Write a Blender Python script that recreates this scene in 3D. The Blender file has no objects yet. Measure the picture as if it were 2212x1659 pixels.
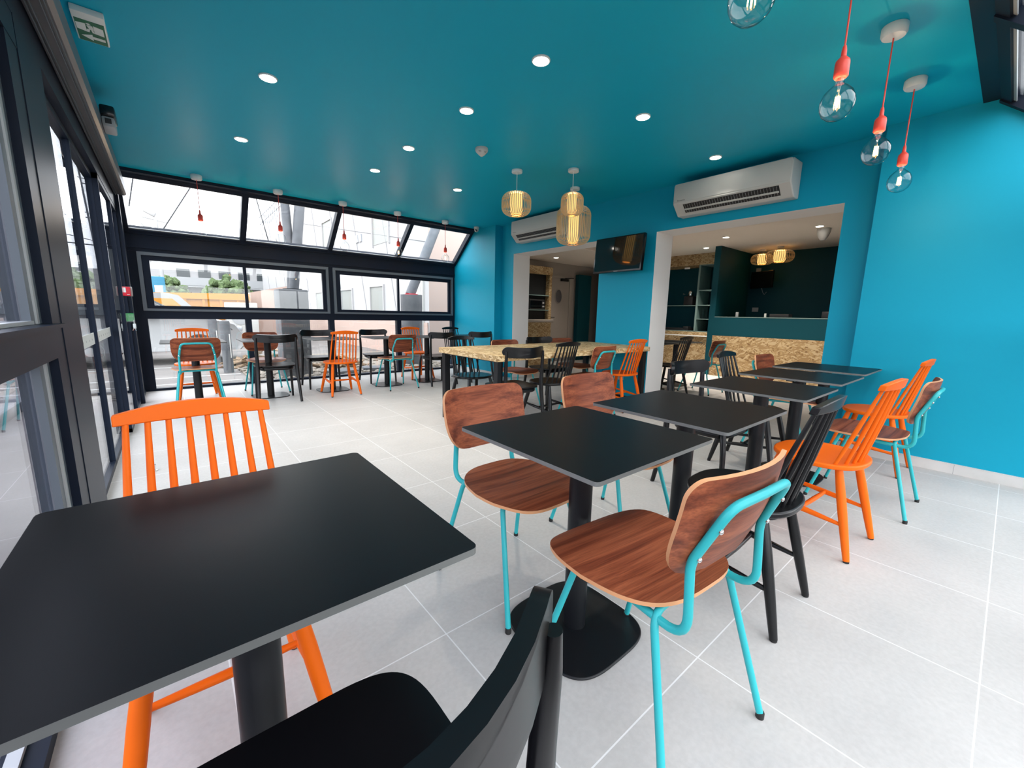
import bpy, bmesh, math, random
from mathutils import Vector, Matrix
random.seed(7)
SC = bpy.context.scene
COL = SC.collection
PI = math.pi
R = math.radians

# ------------------------------------------------------------------ materials
def mat(name, col, rough=0.5, metal=0.0, spec=0.5, bump=None, coat=0.0, emis=None, estr=0.0):
    m = bpy.data.materials.new(name); m.use_nodes = True
    nt = m.node_tree; b = nt.nodes['Principled BSDF']
    b.inputs['Base Color'].default_value = (*col, 1)
    b.inputs['Roughness'].default_value = rough
    b.inputs['Metallic'].default_value = metal
    b.inputs['Specular IOR Level'].default_value = spec
    b.inputs['Coat Weight'].default_value = coat
    if emis:
        b.inputs['Emission Color'].default_value = (*emis, 1)
        b.inputs['Emission Strength'].default_value = estr
    if bump:
        sc, st, dist = bump
        tc = nt.nodes.new('ShaderNodeTexCoord'); n = nt.nodes.new('ShaderNodeTexNoise')
        n.inputs['Scale'].default_value = sc; n.inputs['Detail'].default_value = 4
        bp = nt.nodes.new('ShaderNodeBump'); bp.inputs['Strength'].default_value = st; bp.inputs['Distance'].default_value = dist
        nt.links.new(tc.outputs['Object'], n.inputs['Vector']); nt.links.new(n.outputs['Fac'], bp.inputs['Height'])
        nt.links.new(bp.outputs['Normal'], b.inputs['Normal'])
    return m

def ramp(nt, fac, stops):
    r = nt.nodes.new('ShaderNodeValToRGB')
    e = r.color_ramp.elements
    while len(e) < len(stops): e.new(0.5)
    for i, (p, c) in enumerate(stops):
        e[i].position = p; e[i].color = (*c, 1)
    nt.links.new(fac, r.inputs['Fac']); return r

def glass_mat(name, tint=(1, 1, 1), base=0.05, k=0.9, rough=0.0, haze=0.0):
    m = bpy.data.materials.new(name); m.use_nodes = True
    nt = m.node_tree; nt.nodes.clear()
    o = nt.nodes.new('ShaderNodeOutputMaterial'); mx = nt.nodes.new('ShaderNodeMixShader')
    tr = nt.nodes.new('ShaderNodeBsdfTransparent'); gl = nt.nodes.new('ShaderNodeBsdfGlossy')
    tr.inputs['Color'].default_value = (*tint, 1); gl.inputs['Roughness'].default_value = rough
    lw = nt.nodes.new('ShaderNodeLayerWeight'); lw.inputs['Blend'].default_value = 0.5
    p = nt.nodes.new('ShaderNodeMath'); p.operation = 'POWER'; p.inputs[1].default_value = 4.0
    ma = nt.nodes.new('ShaderNodeMath'); ma.operation = 'MULTIPLY_ADD'; ma.inputs[1].default_value = k; ma.inputs[2].default_value = base
    nt.links.new(lw.outputs['Facing'], p.inputs[0]); nt.links.new(p.outputs[0], ma.inputs[0])
    nt.links.new(ma.outputs[0], mx.inputs['Fac']); nt.links.new(tr.outputs[0], mx.inputs[1]); nt.links.new(gl.outputs[0], mx.inputs[2])
    nt.links.new(mx.outputs[0], o.inputs['Surface'])
    return m

def bulb_mat(name):
    m = glass_mat(name, (.97, .97, .96), .05, .8); nt = m.node_tree
    tr = [n for n in nt.nodes if n.type == 'BSDF_TRANSPARENT'][0]; lw = [n for n in nt.nodes if n.type == 'LAYER_WEIGHT'][0]
    rp_ = ramp(nt, lw.outputs['Facing'], [(.45, (.96, .97, .97)), (.95, (.42, .46, .48))]); nt.links.new(rp_.outputs[0], tr.inputs['Color'])
    return m

def tile_mat():
    m = mat('floor_tiles', (.6, .6, .6), .38)
    nt = m.node_tree; b = nt.nodes['Principled BSDF']
    tc = nt.nodes.new('ShaderNodeTexCoord'); mp = nt.nodes.new('ShaderNodeMapping')
    mp.inputs['Location'].default_value = (-1.26 + .607 * 20, -.517 + .607 * 20, 0)
    br = nt.nodes.new('ShaderNodeTexBrick'); br.offset = 0; br.squash = 1
    br.inputs['Scale'].default_value = 1; br.inputs['Brick Width'].default_value = .607; br.inputs['Row Height'].default_value = .607
    br.inputs['Mortar Size'].default_value = .0024; br.inputs['Mortar Smooth'].default_value = .15; br.inputs['Bias'].default_value = 0
    n = nt.nodes.new('ShaderNodeTexNoise'); n.inputs['Scale'].default_value = 2.2; n.inputs['Detail'].default_value = 8; n.inputs['Roughness'].default_value = .62
    n2 = nt.nodes.new('ShaderNodeTexNoise'); n2.inputs['Scale'].default_value = 60; n2.inputs['Detail'].default_value = 5
    nt.links.new(tc.outputs['Object'], mp.inputs['Vector']); nt.links.new(mp.outputs[0], br.inputs['Vector'])
    nt.links.new(tc.outputs['Object'], n.inputs['Vector']); nt.links.new(tc.outputs['Object'], n2.inputs['Vector'])
    r1 = ramp(nt, n.outputs['Fac'], [(.3, (.46, .443, .430)), (.7, (.535, .515, .50))])
    r2 = ramp(nt, n2.outputs['Fac'], [(.35, (.95, .95, .95)), (.65, (1.03, 1.03, 1.03))])
    mm = nt.nodes.new('ShaderNodeMixRGB'); mm.blend_type = 'MULTIPLY'; mm.inputs['Fac'].default_value = 1
    nt.links.new(r1.outputs[0], mm.inputs[1]); nt.links.new(r2.outputs[0], mm.inputs[2])
    nt.links.new(mm.outputs[0], br.inputs['Color1']); nt.links.new(mm.outputs[0], br.inputs['Color2'])
    br.inputs['Mortar'].default_value = (.72, .715, .71, 1)
    nt.links.new(br.outputs['Color'], b.inputs['Base Color'])
    rr = nt.nodes.new('ShaderNodeMapRange'); rr.inputs[3].default_value = .42; rr.inputs[4].default_value = .58
    b.inputs['Specular IOR Level'].default_value = .3
    nt.links.new(n.outputs['Fac'], rr.inputs[0]); nt.links.new(rr.outputs[0], b.inputs['Roughness'])
    bp = nt.nodes.new('ShaderNodeBump'); bp.inputs['Strength'].default_value = .25; bp.inputs['Distance'].default_value = .002; bp.invert = True
    nt.links.new(br.outputs['Fac'], bp.inputs['Height']); nt.links.new(bp.outputs[0], b.inputs['Normal'])
    return m

def walnut_mat(name='walnut', k=1.0):
    m = mat(name, (.2, .07, .04), .42, spec=.22)
    nt = m.node_tree; b = nt.nodes['Principled BSDF']
    tc = nt.nodes.new('ShaderNodeTexCoord'); oi = nt.nodes.new('ShaderNodeObjectInfo')
    sc = nt.nodes.new('ShaderNodeVectorMath'); sc.operation = 'SCALE'; sc.inputs['Scale'].default_value = 7.0
    cmb = nt.nodes.new('ShaderNodeCombineXYZ')
    nt.links.new(oi.outputs['Random'], cmb.inputs[0]); nt.links.new(oi.outputs['Random'], cmb.inputs[1]); nt.links.new(oi.outputs['Random'], cmb.inputs[2])
    nt.links.new(cmb.outputs[0], sc.inputs[0])
    ad = nt.nodes.new('ShaderNodeVectorMath'); ad.operation = 'ADD'
    nt.links.new(tc.outputs['Object'], ad.inputs[0]); nt.links.new(sc.outputs[0], ad.inputs[1])
    mp = nt.nodes.new('ShaderNodeMapping'); mp.inputs['Scale'].default_value = (.9, 17, 17)
    nt.links.new(ad.outputs[0], mp.inputs['Vector'])
    n = nt.nodes.new('ShaderNodeTexNoise'); n.inputs['Scale'].default_value = 1.6; n.inputs['Detail'].default_value = 6; n.inputs['Distortion'].default_value = .45
    mp2 = nt.nodes.new('ShaderNodeMapping'); mp2.inputs['Scale'].default_value = (4, 190, 190)
    n2 = nt.nodes.new('ShaderNodeTexNoise'); n2.inputs['Scale'].default_value = 1.5; n2.inputs['Detail'].default_value = 3
    nt.links.new(mp.outputs[0], n.inputs['Vector']); nt.links.new(ad.outputs[0], mp2.inputs['Vector']); nt.links.new(mp2.outputs[0], n2.inputs['Vector'])
    r1 = ramp(nt, n.outputs['Fac'], [(.28, (.075 * k, .017 * k, .009 * k)), (.45, (.20 * k, .050 * k, .022 * k)), (.58, (.31 * k, .088 * k, .038 * k)), (.75, (.15 * k, .036 * k, .017 * k))])
    r2 = ramp(nt, n2.outputs['Fac'], [(.35, (.72, .7, .7)), (.6, (1.1, 1.1, 1.1))])
    mm = nt.nodes.new('ShaderNodeMixRGB'); mm.blend_type = 'MULTIPLY'; mm.inputs['Fac'].default_value = .8
    nt.links.new(r1.outputs[0], mm.inputs[1]); nt.links.new(r2.outputs[0], mm.inputs[2]); nt.links.new(mm.outputs[0], b.inputs['Base Color'])
    return m

def osb_mat(name, gain=1.0):
    m = mat(name, (.5, .35, .18), .6, spec=.25)
    nt = m.node_tree; b = nt.nodes['Principled BSDF']
    tc = nt.nodes.new('ShaderNodeTexCoord')
    sp0 = nt.nodes.new('ShaderNodeSeparateXYZ'); nt.links.new(tc.outputs['Object'], sp0.inputs[0])
    sn = nt.nodes.new('ShaderNodeSeparateXYZ'); nt.links.new(tc.outputs['Normal'], sn.inputs[0])
    def comb(a, b_):
        c = nt.nodes.new('ShaderNodeCombineXYZ'); nt.links.new(sp0.outputs[a], c.inputs[0]); nt.links.new(sp0.outputs[b_], c.inputs[1]); return c.outputs[0]
    def isax(o):
        ab = nt.nodes.new('ShaderNodeMath'); ab.operation = 'ABSOLUTE'; nt.links.new(sn.outputs[o], ab.inputs[0])
        g_ = nt.nodes.new('ShaderNodeMath'); g_.operation = 'GREATER_THAN'; g_.inputs[1].default_value = .6; nt.links.new(ab.outputs[0], g_.inputs[0]); return g_.outputs[0]
    def vmix(f, a, b_):
        x = nt.nodes.new('ShaderNodeMix'); x.data_type = 'VECTOR'; nt.links.new(f, x.inputs[0]); nt.links.new(a, x.inputs[4]); nt.links.new(b_, x.inputs[5]); return x.outputs[1]
    vec = vmix(isax(2), vmix(isax(0), comb(0, 2), comb(1, 2)), comb(0, 1))
    base = nt.nodes.new('ShaderNodeTexNoise'); base.inputs['Scale'].default_value = 14; base.inputs['Detail'].default_value = 4
    nt.links.new(vec, base.inputs['Vector'])
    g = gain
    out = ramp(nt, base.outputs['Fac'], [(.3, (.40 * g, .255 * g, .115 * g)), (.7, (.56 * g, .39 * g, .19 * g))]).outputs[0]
    for i, (ang, c) in enumerate([(10, (.66, .48, .26)), (72, (.38, .23, .10)), (128, (.62, .44, .22)), (155, (.30, .175, .075)), (40, (.72, .54, .31)), (100, (.55, .37, .18)), (-22, (.70, .53, .31)), (18, (.46, .30, .14))]):
        dn = nt.nodes.new('ShaderNodeTexNoise'); dn.inputs['Scale'].default_value = 5 + i; dn.inputs['Detail'].default_value = 1
        nt.links.new(vec, dn.inputs['Vector'])
        ds = nt.nodes.new('ShaderNodeVectorMath'); ds.operation = 'MULTIPLY_ADD'; ds.inputs[1].default_value = (.05, .05, .05); nt.links.new(dn.outputs['Color'], ds.inputs[0]); nt.links.new(vec, ds.inputs[2])
        mr_ = nt.nodes.new('ShaderNodeMapping'); mr_.inputs['Rotation'].default_value = (0, 0, R(ang)); mr_.inputs['Location'].default_value = (i * .31, i * .17, 0)
        nt.links.new(ds.outputs[0], mr_.inputs['Vector'])
        mp = nt.nodes.new('ShaderNodeMapping'); mp.inputs['Scale'].default_value = (9, 52, 1); nt.links.new(mr_.outputs[0], mp.inputs['Vector'])
        v = nt.nodes.new('ShaderNodeTexVoronoi'); v.voronoi_dimensions = '2D'; v.inputs['Scale'].default_value = 1.0; v.inputs['Randomness'].default_value = 1
        nt.links.new(mp.outputs[0], v.inputs['Vector'])
        sp = nt.nodes.new('ShaderNodeSeparateColor'); nt.links.new(v.outputs['Color'], sp.inputs[0])
        gt = nt.nodes.new('ShaderNodeMath'); gt.operation = 'GREATER_THAN'; gt.inputs[1].default_value = .72
        nt.links.new(sp.outputs[0], gt.inputs[0])
        mx = nt.nodes.new('ShaderNodeMixRGB'); nt.links.new(gt.outputs[0], mx.inputs['Fac']); nt.links.new(out, mx.inputs[1]); mx.inputs[2].default_value = (c[0] * g, c[1] * g, c[2] * g, 1)
        out = mx.outputs[0]
    nt.links.new(out, b.inputs['Base Color'])
    return m

def noise_mat(name, c1, c2, scale, rough=.8, detail=8, bump=0.0, p=(.35, .65)):
    m = mat(name, c1, rough); nt = m.node_tree; b = nt.nodes['Principled BSDF']
    tc = nt.nodes.new('ShaderNodeTexCoord'); n = nt.nodes.new('ShaderNodeTexNoise')
    n.inputs['Scale'].default_value = scale; n.inputs['Detail'].default_value = detail
    nt.links.new(tc.outputs['Object'], n.inputs['Vector'])
    nt.links.new(ramp(nt, n.outputs['Fac'], [(p[0], c1), (p[1], c2)]).outputs[0], b.inputs['Base Color'])
    if bump:
        bp = nt.nodes.new('ShaderNodeBump'); bp.inputs['Strength'].default_value = bump; bp.inputs['Distance'].default_value = .01
        nt.links.new(n.outputs['Fac'], bp.inputs['Height']); nt.links.new(bp.outputs[0], b.inputs['Normal'])
    return m

TEAL = (.003, .335, .50)
M = dict(
    floor=tile_mat(),
    skirt=noise_mat('skirting_tile', (.52, .515, .50), (.62, .61, .60), 4, .45),
    teal=mat('teal_paint', TEAL, .5, spec=.22, bump=(220, .08, .002)),
    tealceil=mat('teal_ceiling_paint', (.005, .39, .56), .45, spec=.15, bump=(160, .08, .002)),
    darkteal=mat('dark_teal_paint', (.002, .055, .075), .55, spec=.2),
    white=mat('white_plaster', (.84, .83, .82), .7, bump=(120, .06, .002)),
    backceil=mat('back_room_ceiling_paint', (.80, .72, .64), .8),
    frame=mat('anthracite_aluminium', (.009, .014, .027), .42, spec=.13, bump=(300, .05, .001)),
    frame2=mat('anthracite_profile_light', (.10, .12, .14), .4),
    gasket=mat('grey_spacer', (.50, .52, .53), .35, metal=.3),
    header=mat('brown_grey_aluminium', (.13, .125, .135), .38, metal=.3),
    glass=glass_mat('window_glass', (.97, .985, .98), .045, .75),
    doorglass=glass_mat('door_glass', (.86, .88, .90), .06, .75),
    sideglass=glass_mat('tinted_side_glass', (.77, .78, .83), .06, .75),
    bulb=bulb_mat('bulb_glass'),
    orange=mat('orange_lacquer', (.82, .135, .006), .42, spec=.15),
    black=mat('black_lacquered_wood', (.0025, .0025, .0035), .28, spec=.4),
    tube=mat('turquoise_powder_coat', (.03, .40, .43), .34, spec=.3),
    walnut=walnut_mat(),
    ply=mat('plywood_edge', (.62, .30, .14), .5),
    rubber=mat('black_rubber', (.01, .01, .01), .7),
    chrome=mat('chrome_screw', (.8, .8, .8), .15, metal=1),
    top=mat('black_compact_laminate', (.0030, .0035, .005), .36, spec=.2, bump=(500, .04, .001)),
    topedge=mat('grey_laminate_edge', (.14, .145, .14), .5),
    steel=mat('black_steel', (.006, .007, .009), .38, spec=.3, bump=(400, .03, .001)),
    osb=osb_mat('strand_board', 1.0),
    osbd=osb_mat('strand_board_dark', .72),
    plastic=mat('white_plastic', (.55, .55, .53), .4, spec=.3),
    slot=mat('black_slot', (.015, .015, .017), .5),
    greyp=mat('grey_plastic', (.35, .36, .37), .4),
    red=mat('red_cord', (.80, .07, .045), .45),
    redp=mat('red_plastic', (.70, .02, .04), .35),
    green=mat('green_plastic', (.02, .30, .06), .35),
    signw=mat('sign_white', (.75, .78, .76), .5),
    signg=mat('sign_green', (.015, .14, .07), .5),
    screen=mat('tv_screen', (.004, .004, .005), .06, spec=.8),
    bezel=mat('tv_bezel', (.008, .008, .009), .2),
    bamboo=mat('bamboo_slats', (.66, .50, .28), .5),
    lampwhite=mat('white_lamp_metal', (.8, .8, .78), .4),
    fabric=mat('lamp_inner_shade', (.70, .46, .18), .7, emis=(1, .60, .20), estr=.35),
    warm=mat('warm_bulb', (1, .8, .5), .5, emis=(1, .72, .36), estr=9),
    filament=mat('glowing_filament', (1, .7, .3), .5, emis=(1, .52, .13), estr=9),
    led=mat('led_disc', (1, 1, 1), .5, emis=(1, .93, .82), estr=9),
    carw=mat('white_car_paint', (.26, .265, .27), .3, coat=.2),
    cargl=mat('car_window', (.05, .06, .065), .08),
    tyre=mat('tyre', (.02, .02, .02), .8),
    lens=mat('headlight_lens', (.35, .37, .40), .1),
    bldw=mat('white_render', (.40, .395, .40), .9),
    pink=mat('pink_render', (.44, .33, .285), .9),
    salmon=mat('salmon_render', (.42, .33, .29), .9),
    bldwin=mat('pale_window_recess', (.26, .27, .255), .5),
    joint=mat('facade_joint', (.25, .25, .26), .9),
    concrete=noise_mat('grey_concrete', (.075, .08, .09), (.12, .125, .135), 3, .8),
    galv=noise_mat('weathered_steel', (.07, .077, .09), (.12, .125, .14), 5, .6),
    dump=mat('orange_container', (.42, .17, .006), .6),
    leaf=noise_mat('leaves', (.05, .085, .03), (.12, .17, .07), 12, .9),
    bark=mat('bark', (.12, .09, .06), .9),
    asphalt=noise_mat('pale_ground', (.125, .115, .11), (.185, .172, .163), 1.3, .95),
    paint=mat('white_line_paint', (.35, .35, .345), .8),
    gravel=noise_mat('gravel', (.13, .105, .08), (.28, .25, .215), 30, .95, p=(.3, .7)),
    stone=noise_mat('pebbles', (.45, .38, .32), (.75, .72, .68), 20, .9),
    rubble=noise_mat('broken_boards', (.14, .085, .045), (.28, .20, .13), 10, .9),
    blue=mat('blue_cabin', (.02, .17, .29), .6),
    shade=mat('dark_recess', (.006, .008, .010), .6),
    tealedge=mat('grey_teal_board_edge', (.16, .24, .23), .6),
    door=mat('beige_door', (.36, .32, .285), .6),
    knob=mat('dark_handle', (.02, .02, .02), .4, metal=.5),
)

# ------------------------------------------------------------------ mesh builder
class MB:
    def __init__(s): s.bm = bmesh.new()
    def quad(s, pts, mi=0):
        f = s.bm.faces.new([s.bm.verts.new(p) for p in pts]); f.material_index = mi; return f
    def box(s, x0, x1, y0, y1, z0, z1, mi=0, fm=None, mtx=None):
        P = [(x0, y0, z0), (x1, y0, z0), (x1, y1, z0), (x0, y1, z0), (x0, y0, z1), (x1, y0, z1), (x1, y1, z1), (x0, y1, z1)]
        if mtx is not None: P = [mtx @ Vector(p) for p in P]
        v = [s.bm.verts.new(p) for p in P]
        F = {'-z': (3, 2, 1, 0), '+z': (4, 5, 6, 7), '-y': (0, 1, 5, 4), '+x': (1, 2, 6, 5), '+y': (2, 3, 7, 6), '-x': (3, 0, 4, 7)}
        for k, idx in F.items():
            f = s.bm.faces.new([v[i] for i in idx]); f.material_index = (fm or {}).get(k, mi)
        return s
    def rbox(s, x0, x1, y0, y1, z0, z1, r=.01, mi=0, seg=2, mtx=None):
        b = bmesh.new(); bmesh.ops.create_cube(b, size=1)
        for v in b.verts: v.co = Vector(((x0 + x1) / 2 + v.co.x * (x1 - x0), (y0 + y1) / 2 + v.co.y * (y1 - y0), (z0 + z1) / 2 + v.co.z * (z1 - z0)))
        bmesh.ops.bevel(b, geom=b.edges[:], offset=r, segments=seg, profile=.5, affect='EDGES')
        s.merge(b, mi, mtx); return s
    def merge(s, b, mi=None, mtx=None):
        mp = {}
        for v in b.verts: mp[v] = s.bm.verts.new(mtx @ v.co if mtx is not None else v.co)
        for f in b.faces:
            try:
                g = s.bm.faces.new([mp[v] for v in f.verts]); g.material_index = f.material_index if mi is None else mi
            except ValueError: pass
        b.free()
    def prism(s, pts, axis, a, b, mi=0, mis=None, flip=False):
        # pts: 2D outline; axis 'x': (y,z) ; 'y': (x,z) ; 'z': (x,y)
        def P(p, t):
            return {'x': (t, p[0], p[1]), 'y': (p[0], t, p[1]), 'z': (p[0], p[1], t)}[axis]
        A = [s.bm.verts.new(P(p, a)) for p in pts]; B = [s.bm.verts.new(P(p, b)) for p in pts]
        n = len(pts)
        f = s.bm.faces.new(list(reversed(A))); f.material_index = mi
        f = s.bm.faces.new(B); f.material_index = mi
        for i in range(n):
            f = s.bm.faces.new([A[i], A[(i + 1) % n], B[(i + 1) % n], B[i]]); f.material_index = mi if mis is None else mis
        return s
    def tube(s, pts, r, n=12, mi=0, closed=False, cap=True, rx=None):
        pts = [Vector(p) for p in pts]; N = len(pts)
        rs = r if isinstance(r, (list, tuple)) else [r] * N
        rings = []; up = None
        for i in range(N):
            if closed: t = (pts[(i + 1) % N] - pts[i - 1]).normalized()
            elif i == 0: t = (pts[1] - pts[0]).normalized()
            elif i == N - 1: t = (pts[-1] - pts[-2]).normalized()
            else: t = ((pts[i + 1] - pts[i]).normalized() + (pts[i] - pts[i - 1]).normalized()).normalized()
            if up is None:
                up = Vector((0, 0, 1)) if abs(t.z) < .9 else Vector((0, 1, 0))
            a = (up - up.dot(t) * t)
            if a.length < 1e-5: a = t.orthogonal()
            a.normalize(); up = a; b = t.cross(a)
            k = rx or 1.0
            rings.append([s.bm.verts.new(pts[i] + rs[i] * (math.cos(2 * PI * j / n) * a + k * math.sin(2 * PI * j / n) * b)) for j in range(n)])
        M_ = N if closed else N - 1
        for i in range(M_):
            A, B = rings[i], rings[(i + 1) % N]
            for j in range(n):
                f = s.bm.faces.new([A[j], A[(j + 1) % n], B[(j + 1) % n], B[j]]); f.material_index = mi
        if cap and not closed:
            f = s.bm.faces.new(list(reversed(rings[0]))); f.material_index = mi
            f = s.bm.faces.new(rings[-1]); f.material_index = mi
        return s
    def lathe(s, prof, cx=0, cy=0, n=24, mi=0, cap=True, mtx=None):
        rings = []
        for (r, z) in prof:
            P = [Vector((cx + r * math.cos(2 * PI * j / n), cy + r * math.sin(2 * PI * j / n), z)) for j in range(n)]
            if mtx is not None: P = [mtx @ p for p in P]
            rings.append([s.bm.verts.new(p) for p in P])
        for A, B in zip(rings, rings[1:]):
            for j in range(n):
                f = s.bm.faces.new([A[j], A[(j + 1) % n], B[(j + 1) % n], B[j]]); f.material_index = mi
        if cap:
            f = s.bm.faces.new(list(reversed(rings[0]))); f.material_index = mi
            f = s.bm.faces.new(rings[-1]); f.material_index = mi
        return s
    def plate(s, outline, fn, th, mi=0, me=1, rings=6):
        # outline 2D loop; fn(u,v)->(Vector centre, Vector normal)
        n = len(outline); cx = sum(p[0] for p in outline) / n; cy = sum(p[1] for p in outline) / n
        def layer(sgn):
            c, nn = fn(cx, cy); cv = s.bm.verts.new(c + nn * sgn * th / 2); L = []
            for k in range(1, rings + 1):
                t = k / rings; row = []
                for (x, y) in outline:
                    c, nn = fn(cx + (x - cx) * t, cy + (y - cy) * t); row.append(s.bm.verts.new(c + nn * sgn * th / 2))
                L.append(row)
            for j in range(n):
                a, b = L[0][j], L[0][(j + 1) % n]
                f = s.bm.faces.new([cv, a, b] if sgn > 0 else [cv, b, a]); f.material_index = mi
            for k in range(rings - 1):
                for j in range(n):
                    a, b, c2, d = L[k][j], L[k + 1][j], L[k + 1][(j + 1) % n], L[k][(j + 1) % n]
                    f = s.bm.faces.new([a, b, c2, d] if sgn > 0 else [d, c2, b, a]); f.material_index = mi
            return L[-1]
        T = layer(1); B = layer(-1)
        for j in range(n):
            f = s.bm.faces.new([T[j], B[j], B[(j + 1) % n], T[(j + 1) % n]]); f.material_index = me
        return s
    def build(s, name, mats, parent=None, smooth=40, recalc=True):
        if recalc: bmesh.ops.recalc_face_normals(s.bm, faces=s.bm.faces[:])
        me = bpy.data.meshes.new(name); s.bm.to_mesh(me); s.bm.free()
        if not isinstance(mats, (list, tuple)): mats = [mats]
        for m in mats: me.materials.append(M[m] if isinstance(m, str) else m)
        if smooth:
            for p in me.polygons: p.use_smooth = True
            me.set_sharp_from_angle(angle=R(smooth))
        o = bpy.data.objects.new(name, me); COL.objects.link(o)
        if parent is not None: o.parent = parent
        return o

GROUPS = {'bamboo_lantern': 'bamboo slat lanterns', 'tree': 'trees outside', 'glass_stack': 'stacks of glasses on the shelf', 'support_prop': 'plinths with steel props', 'paving_slab': 'slabs on the gravel'}
PG = {'table': 'black square bistro tables', 'ceiling light': 'round ceiling downlights', 'pendant lamp': 'bare bulb pendants', 'air conditioner': 'wall air conditioners', 'bollard': 'grey posts outside', 'car': 'white cars outside'}
def tag(o, label, cat, group=None, kind=None):
    o['label'] = label; o['category'] = cat
    if group: o['group'] = group
    if kind: o['kind'] = kind
    return o
def struct(o):
    o['kind'] = 'structure'; return o
def thing(name, label, cat, loc=(0, 0, 0), rz=0, group=None):
    group = group or GROUPS.get(name)
    o = bpy.data.objects.new(name, None); COL.objects.link(o)
    o.location = loc; o.rotation_euler = (0, 0, R(rz)); o.empty_display_size = .1
    return tag(o, label, cat, group)
KIDS = {}
def kids(o): return [c for c in COL.objects if c.parent == o]
def copy_tree(o, parent=None):
    c = o.copy(); COL.objects.link(c)
    if parent is not None: c.parent = parent
    for ch in kids(o): copy_tree(ch, c)
    return c
def place(proto, first, loc, rz, label, cat, group=None, scale=None):
    o = proto if first else copy_tree(proto)
    o.location = loc; o.rotation_euler = (0, 0, R(rz))
    if scale: o.scale = scale
    for k in ('label', 'category', 'group'):
        if k in o.keys(): del o[k]
    group = group or PG.get(cat)
    return tag(o, label, cat, group)

def superell(a, b, p=3.0, n=56, cx=0, cy=0):
    out = []
    for i in range(n):
        t = 2 * PI * i / n; c, s_ = math.cos(t), math.sin(t)
        out.append((cx + a * math.copysign(abs(c) ** (2 / p), c), cy + b * math.copysign(abs(s_) ** (2 / p), s_)))
    return out
def rrect(x0, x1, y0, y1, r, n=6):
    out = []
    for (cx, cy, a0) in ((x1 - r, y1 - r, 0), (x0 + r, y1 - r, 90), (x0 + r, y0 + r, 180), (x1 - r, y0 + r, 270)):
        for i in range(n + 1):
            a = R(a0 + 90 * i / n); out.append((cx + r * math.cos(a), cy + r * math.sin(a)))
    return out
def arc(c, r, a0, a1, n, plane='xz', k=0):
    out = []
    for i in range(n + 1):
        a = R(a0 + (a1 - a0) * i / n); u, v = c[0] + r * math.cos(a), c[1] + r * math.sin(a)
        out.append({'xz': (u, k, v), 'yz': (k, u, v), 'xy': (u, v, k)}[plane])
    return out
def fillet(pts, r, n=5):
    pts = [Vector(p) for p in pts]; out = [pts[0]]
    rs = r if isinstance(r, (list, tuple)) else [r] * (len(pts) - 2)
    for i in range(1, len(pts) - 1):
        a, b, c = pts[i - 1], pts[i], pts[i + 1]; rr = rs[i - 1]
        d1 = (a - b).normalized(); d2 = (c - b).normalized(); ang = d1.angle(d2)
        t = min(rr / math.tan(ang / 2), (a - b).length * .49, (c - b).length * .49)
        p1 = b + d1 * t; p2 = b + d2 * t
        for k in range(n + 1):
            u = k / n; out.append((1 - u) ** 2 * p1 + 2 * u * (1 - u) * b + u * u * p2)
    out.append(pts[-1]); return out

# ------------------------------------------------------------------ camera
F_PX = 885.5
cam_d = bpy.data.cameras.new('camera'); cam = bpy.data.objects.new('camera', cam_d); COL.objects.link(cam)
r_ = Vector((0.77199389, -0.63530562, 0.02030264)); u_ = Vector((0.090975, 0.14204793, 0.9856703)); f_ = Vector((0.62908583, 0.75908442, -0.16745706))
mw = Matrix.Identity(4)
for i in range(3):
    mw[i][0] = r_[i]; mw[i][1] = u_[i]; mw[i][2] = -f_[i]
mw[0][3], mw[1][3], mw[2][3] = 0, 0, 1.12
cam.matrix_world = mw
cam_d.sensor_width = 36; cam_d.lens = 36 * F_PX / 2212; cam_d.clip_start = .05; cam_d.clip_end = 300
SC.camera = cam

# ------------------------------------------------------------------ room shell
ZC = 2.63; XL = -.345; XO = 4.62; XR = 4.46; YF = 7.25; YN = -.43
b = MB(); b.box(-.46, 9.95, -.53, 7.30, -.10, 0); struct(b.build('floor', 'floor', smooth=0))
b = MB(); b.box(-.46, XO + .02, .245, 6.56, ZC, ZC + .12); struct(b.build('ceiling', 'tealceil', smooth=0))
# right bright wall segments (both ends) following the glazing slope
b = MB(); b.prism([(YN - .05, 0), (.85, 0), (.85, ZC), (.28, ZC), (YN - .05, 2.04)], 'x', XR, 4.99)
struct(b.build('wall_right', 'teal', smooth=0))
b = MB(); b.prism([(5.915, 0), (7.30, 0), (7.30, 2.04), (6.58, ZC), (5.915, ZC)], 'x', XR, 4.99)
struct(b.build('wall_far_right', 'teal', smooth=0))
# wall with the two openings
b = MB(); X1 = 4.99
rv = {'-y': 1, '+y': 1, '-z': 1, '+x': 1}
b.box(XO, X1, .85, 1.09, 0, 2.135, fm={'+y': 1, '+x': 1})
b.box(XO, X1, 2.90, 3.745, 0, 2.135, fm={'-y': 1, '+y': 1, '+x': 1})
b.box(XO, X1, 5.60, 5.915, 0, 2.135, fm={'-y': 1, '+x': 1})
b.box(XO, X1, .85, 5.915, 2.135, ZC, fm={'-z': 1, '+x': 1})
struct(b.build('wall_openings', ['teal', 'white'], smooth=0))
# skirting
b = MB(); b.box(XR - .012, XR, YN + .02, .85, 0, .075); b.box(XR - .0135, XR - .0, YN + .02, .85, .073, .077)
for y in (.14,): b.box(XR - .0125, XR - .011, y - .0015, y + .0015, 0, .075, mi=1)
struct(b.build('baseboard_right', ['skirt', 'greyp'], smooth=0))
b = MB(); b.box(XR - .012, XR, 5.93, 7.2, 0, .075); struct(b.build('baseboard_far_right', 'skirt', smooth=0))
b = MB(); b.box(XO - .012, XO, 2.90, 3.745, 0, .075); struct(b.build('baseboard_pillar', 'steel', smooth=0))
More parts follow.
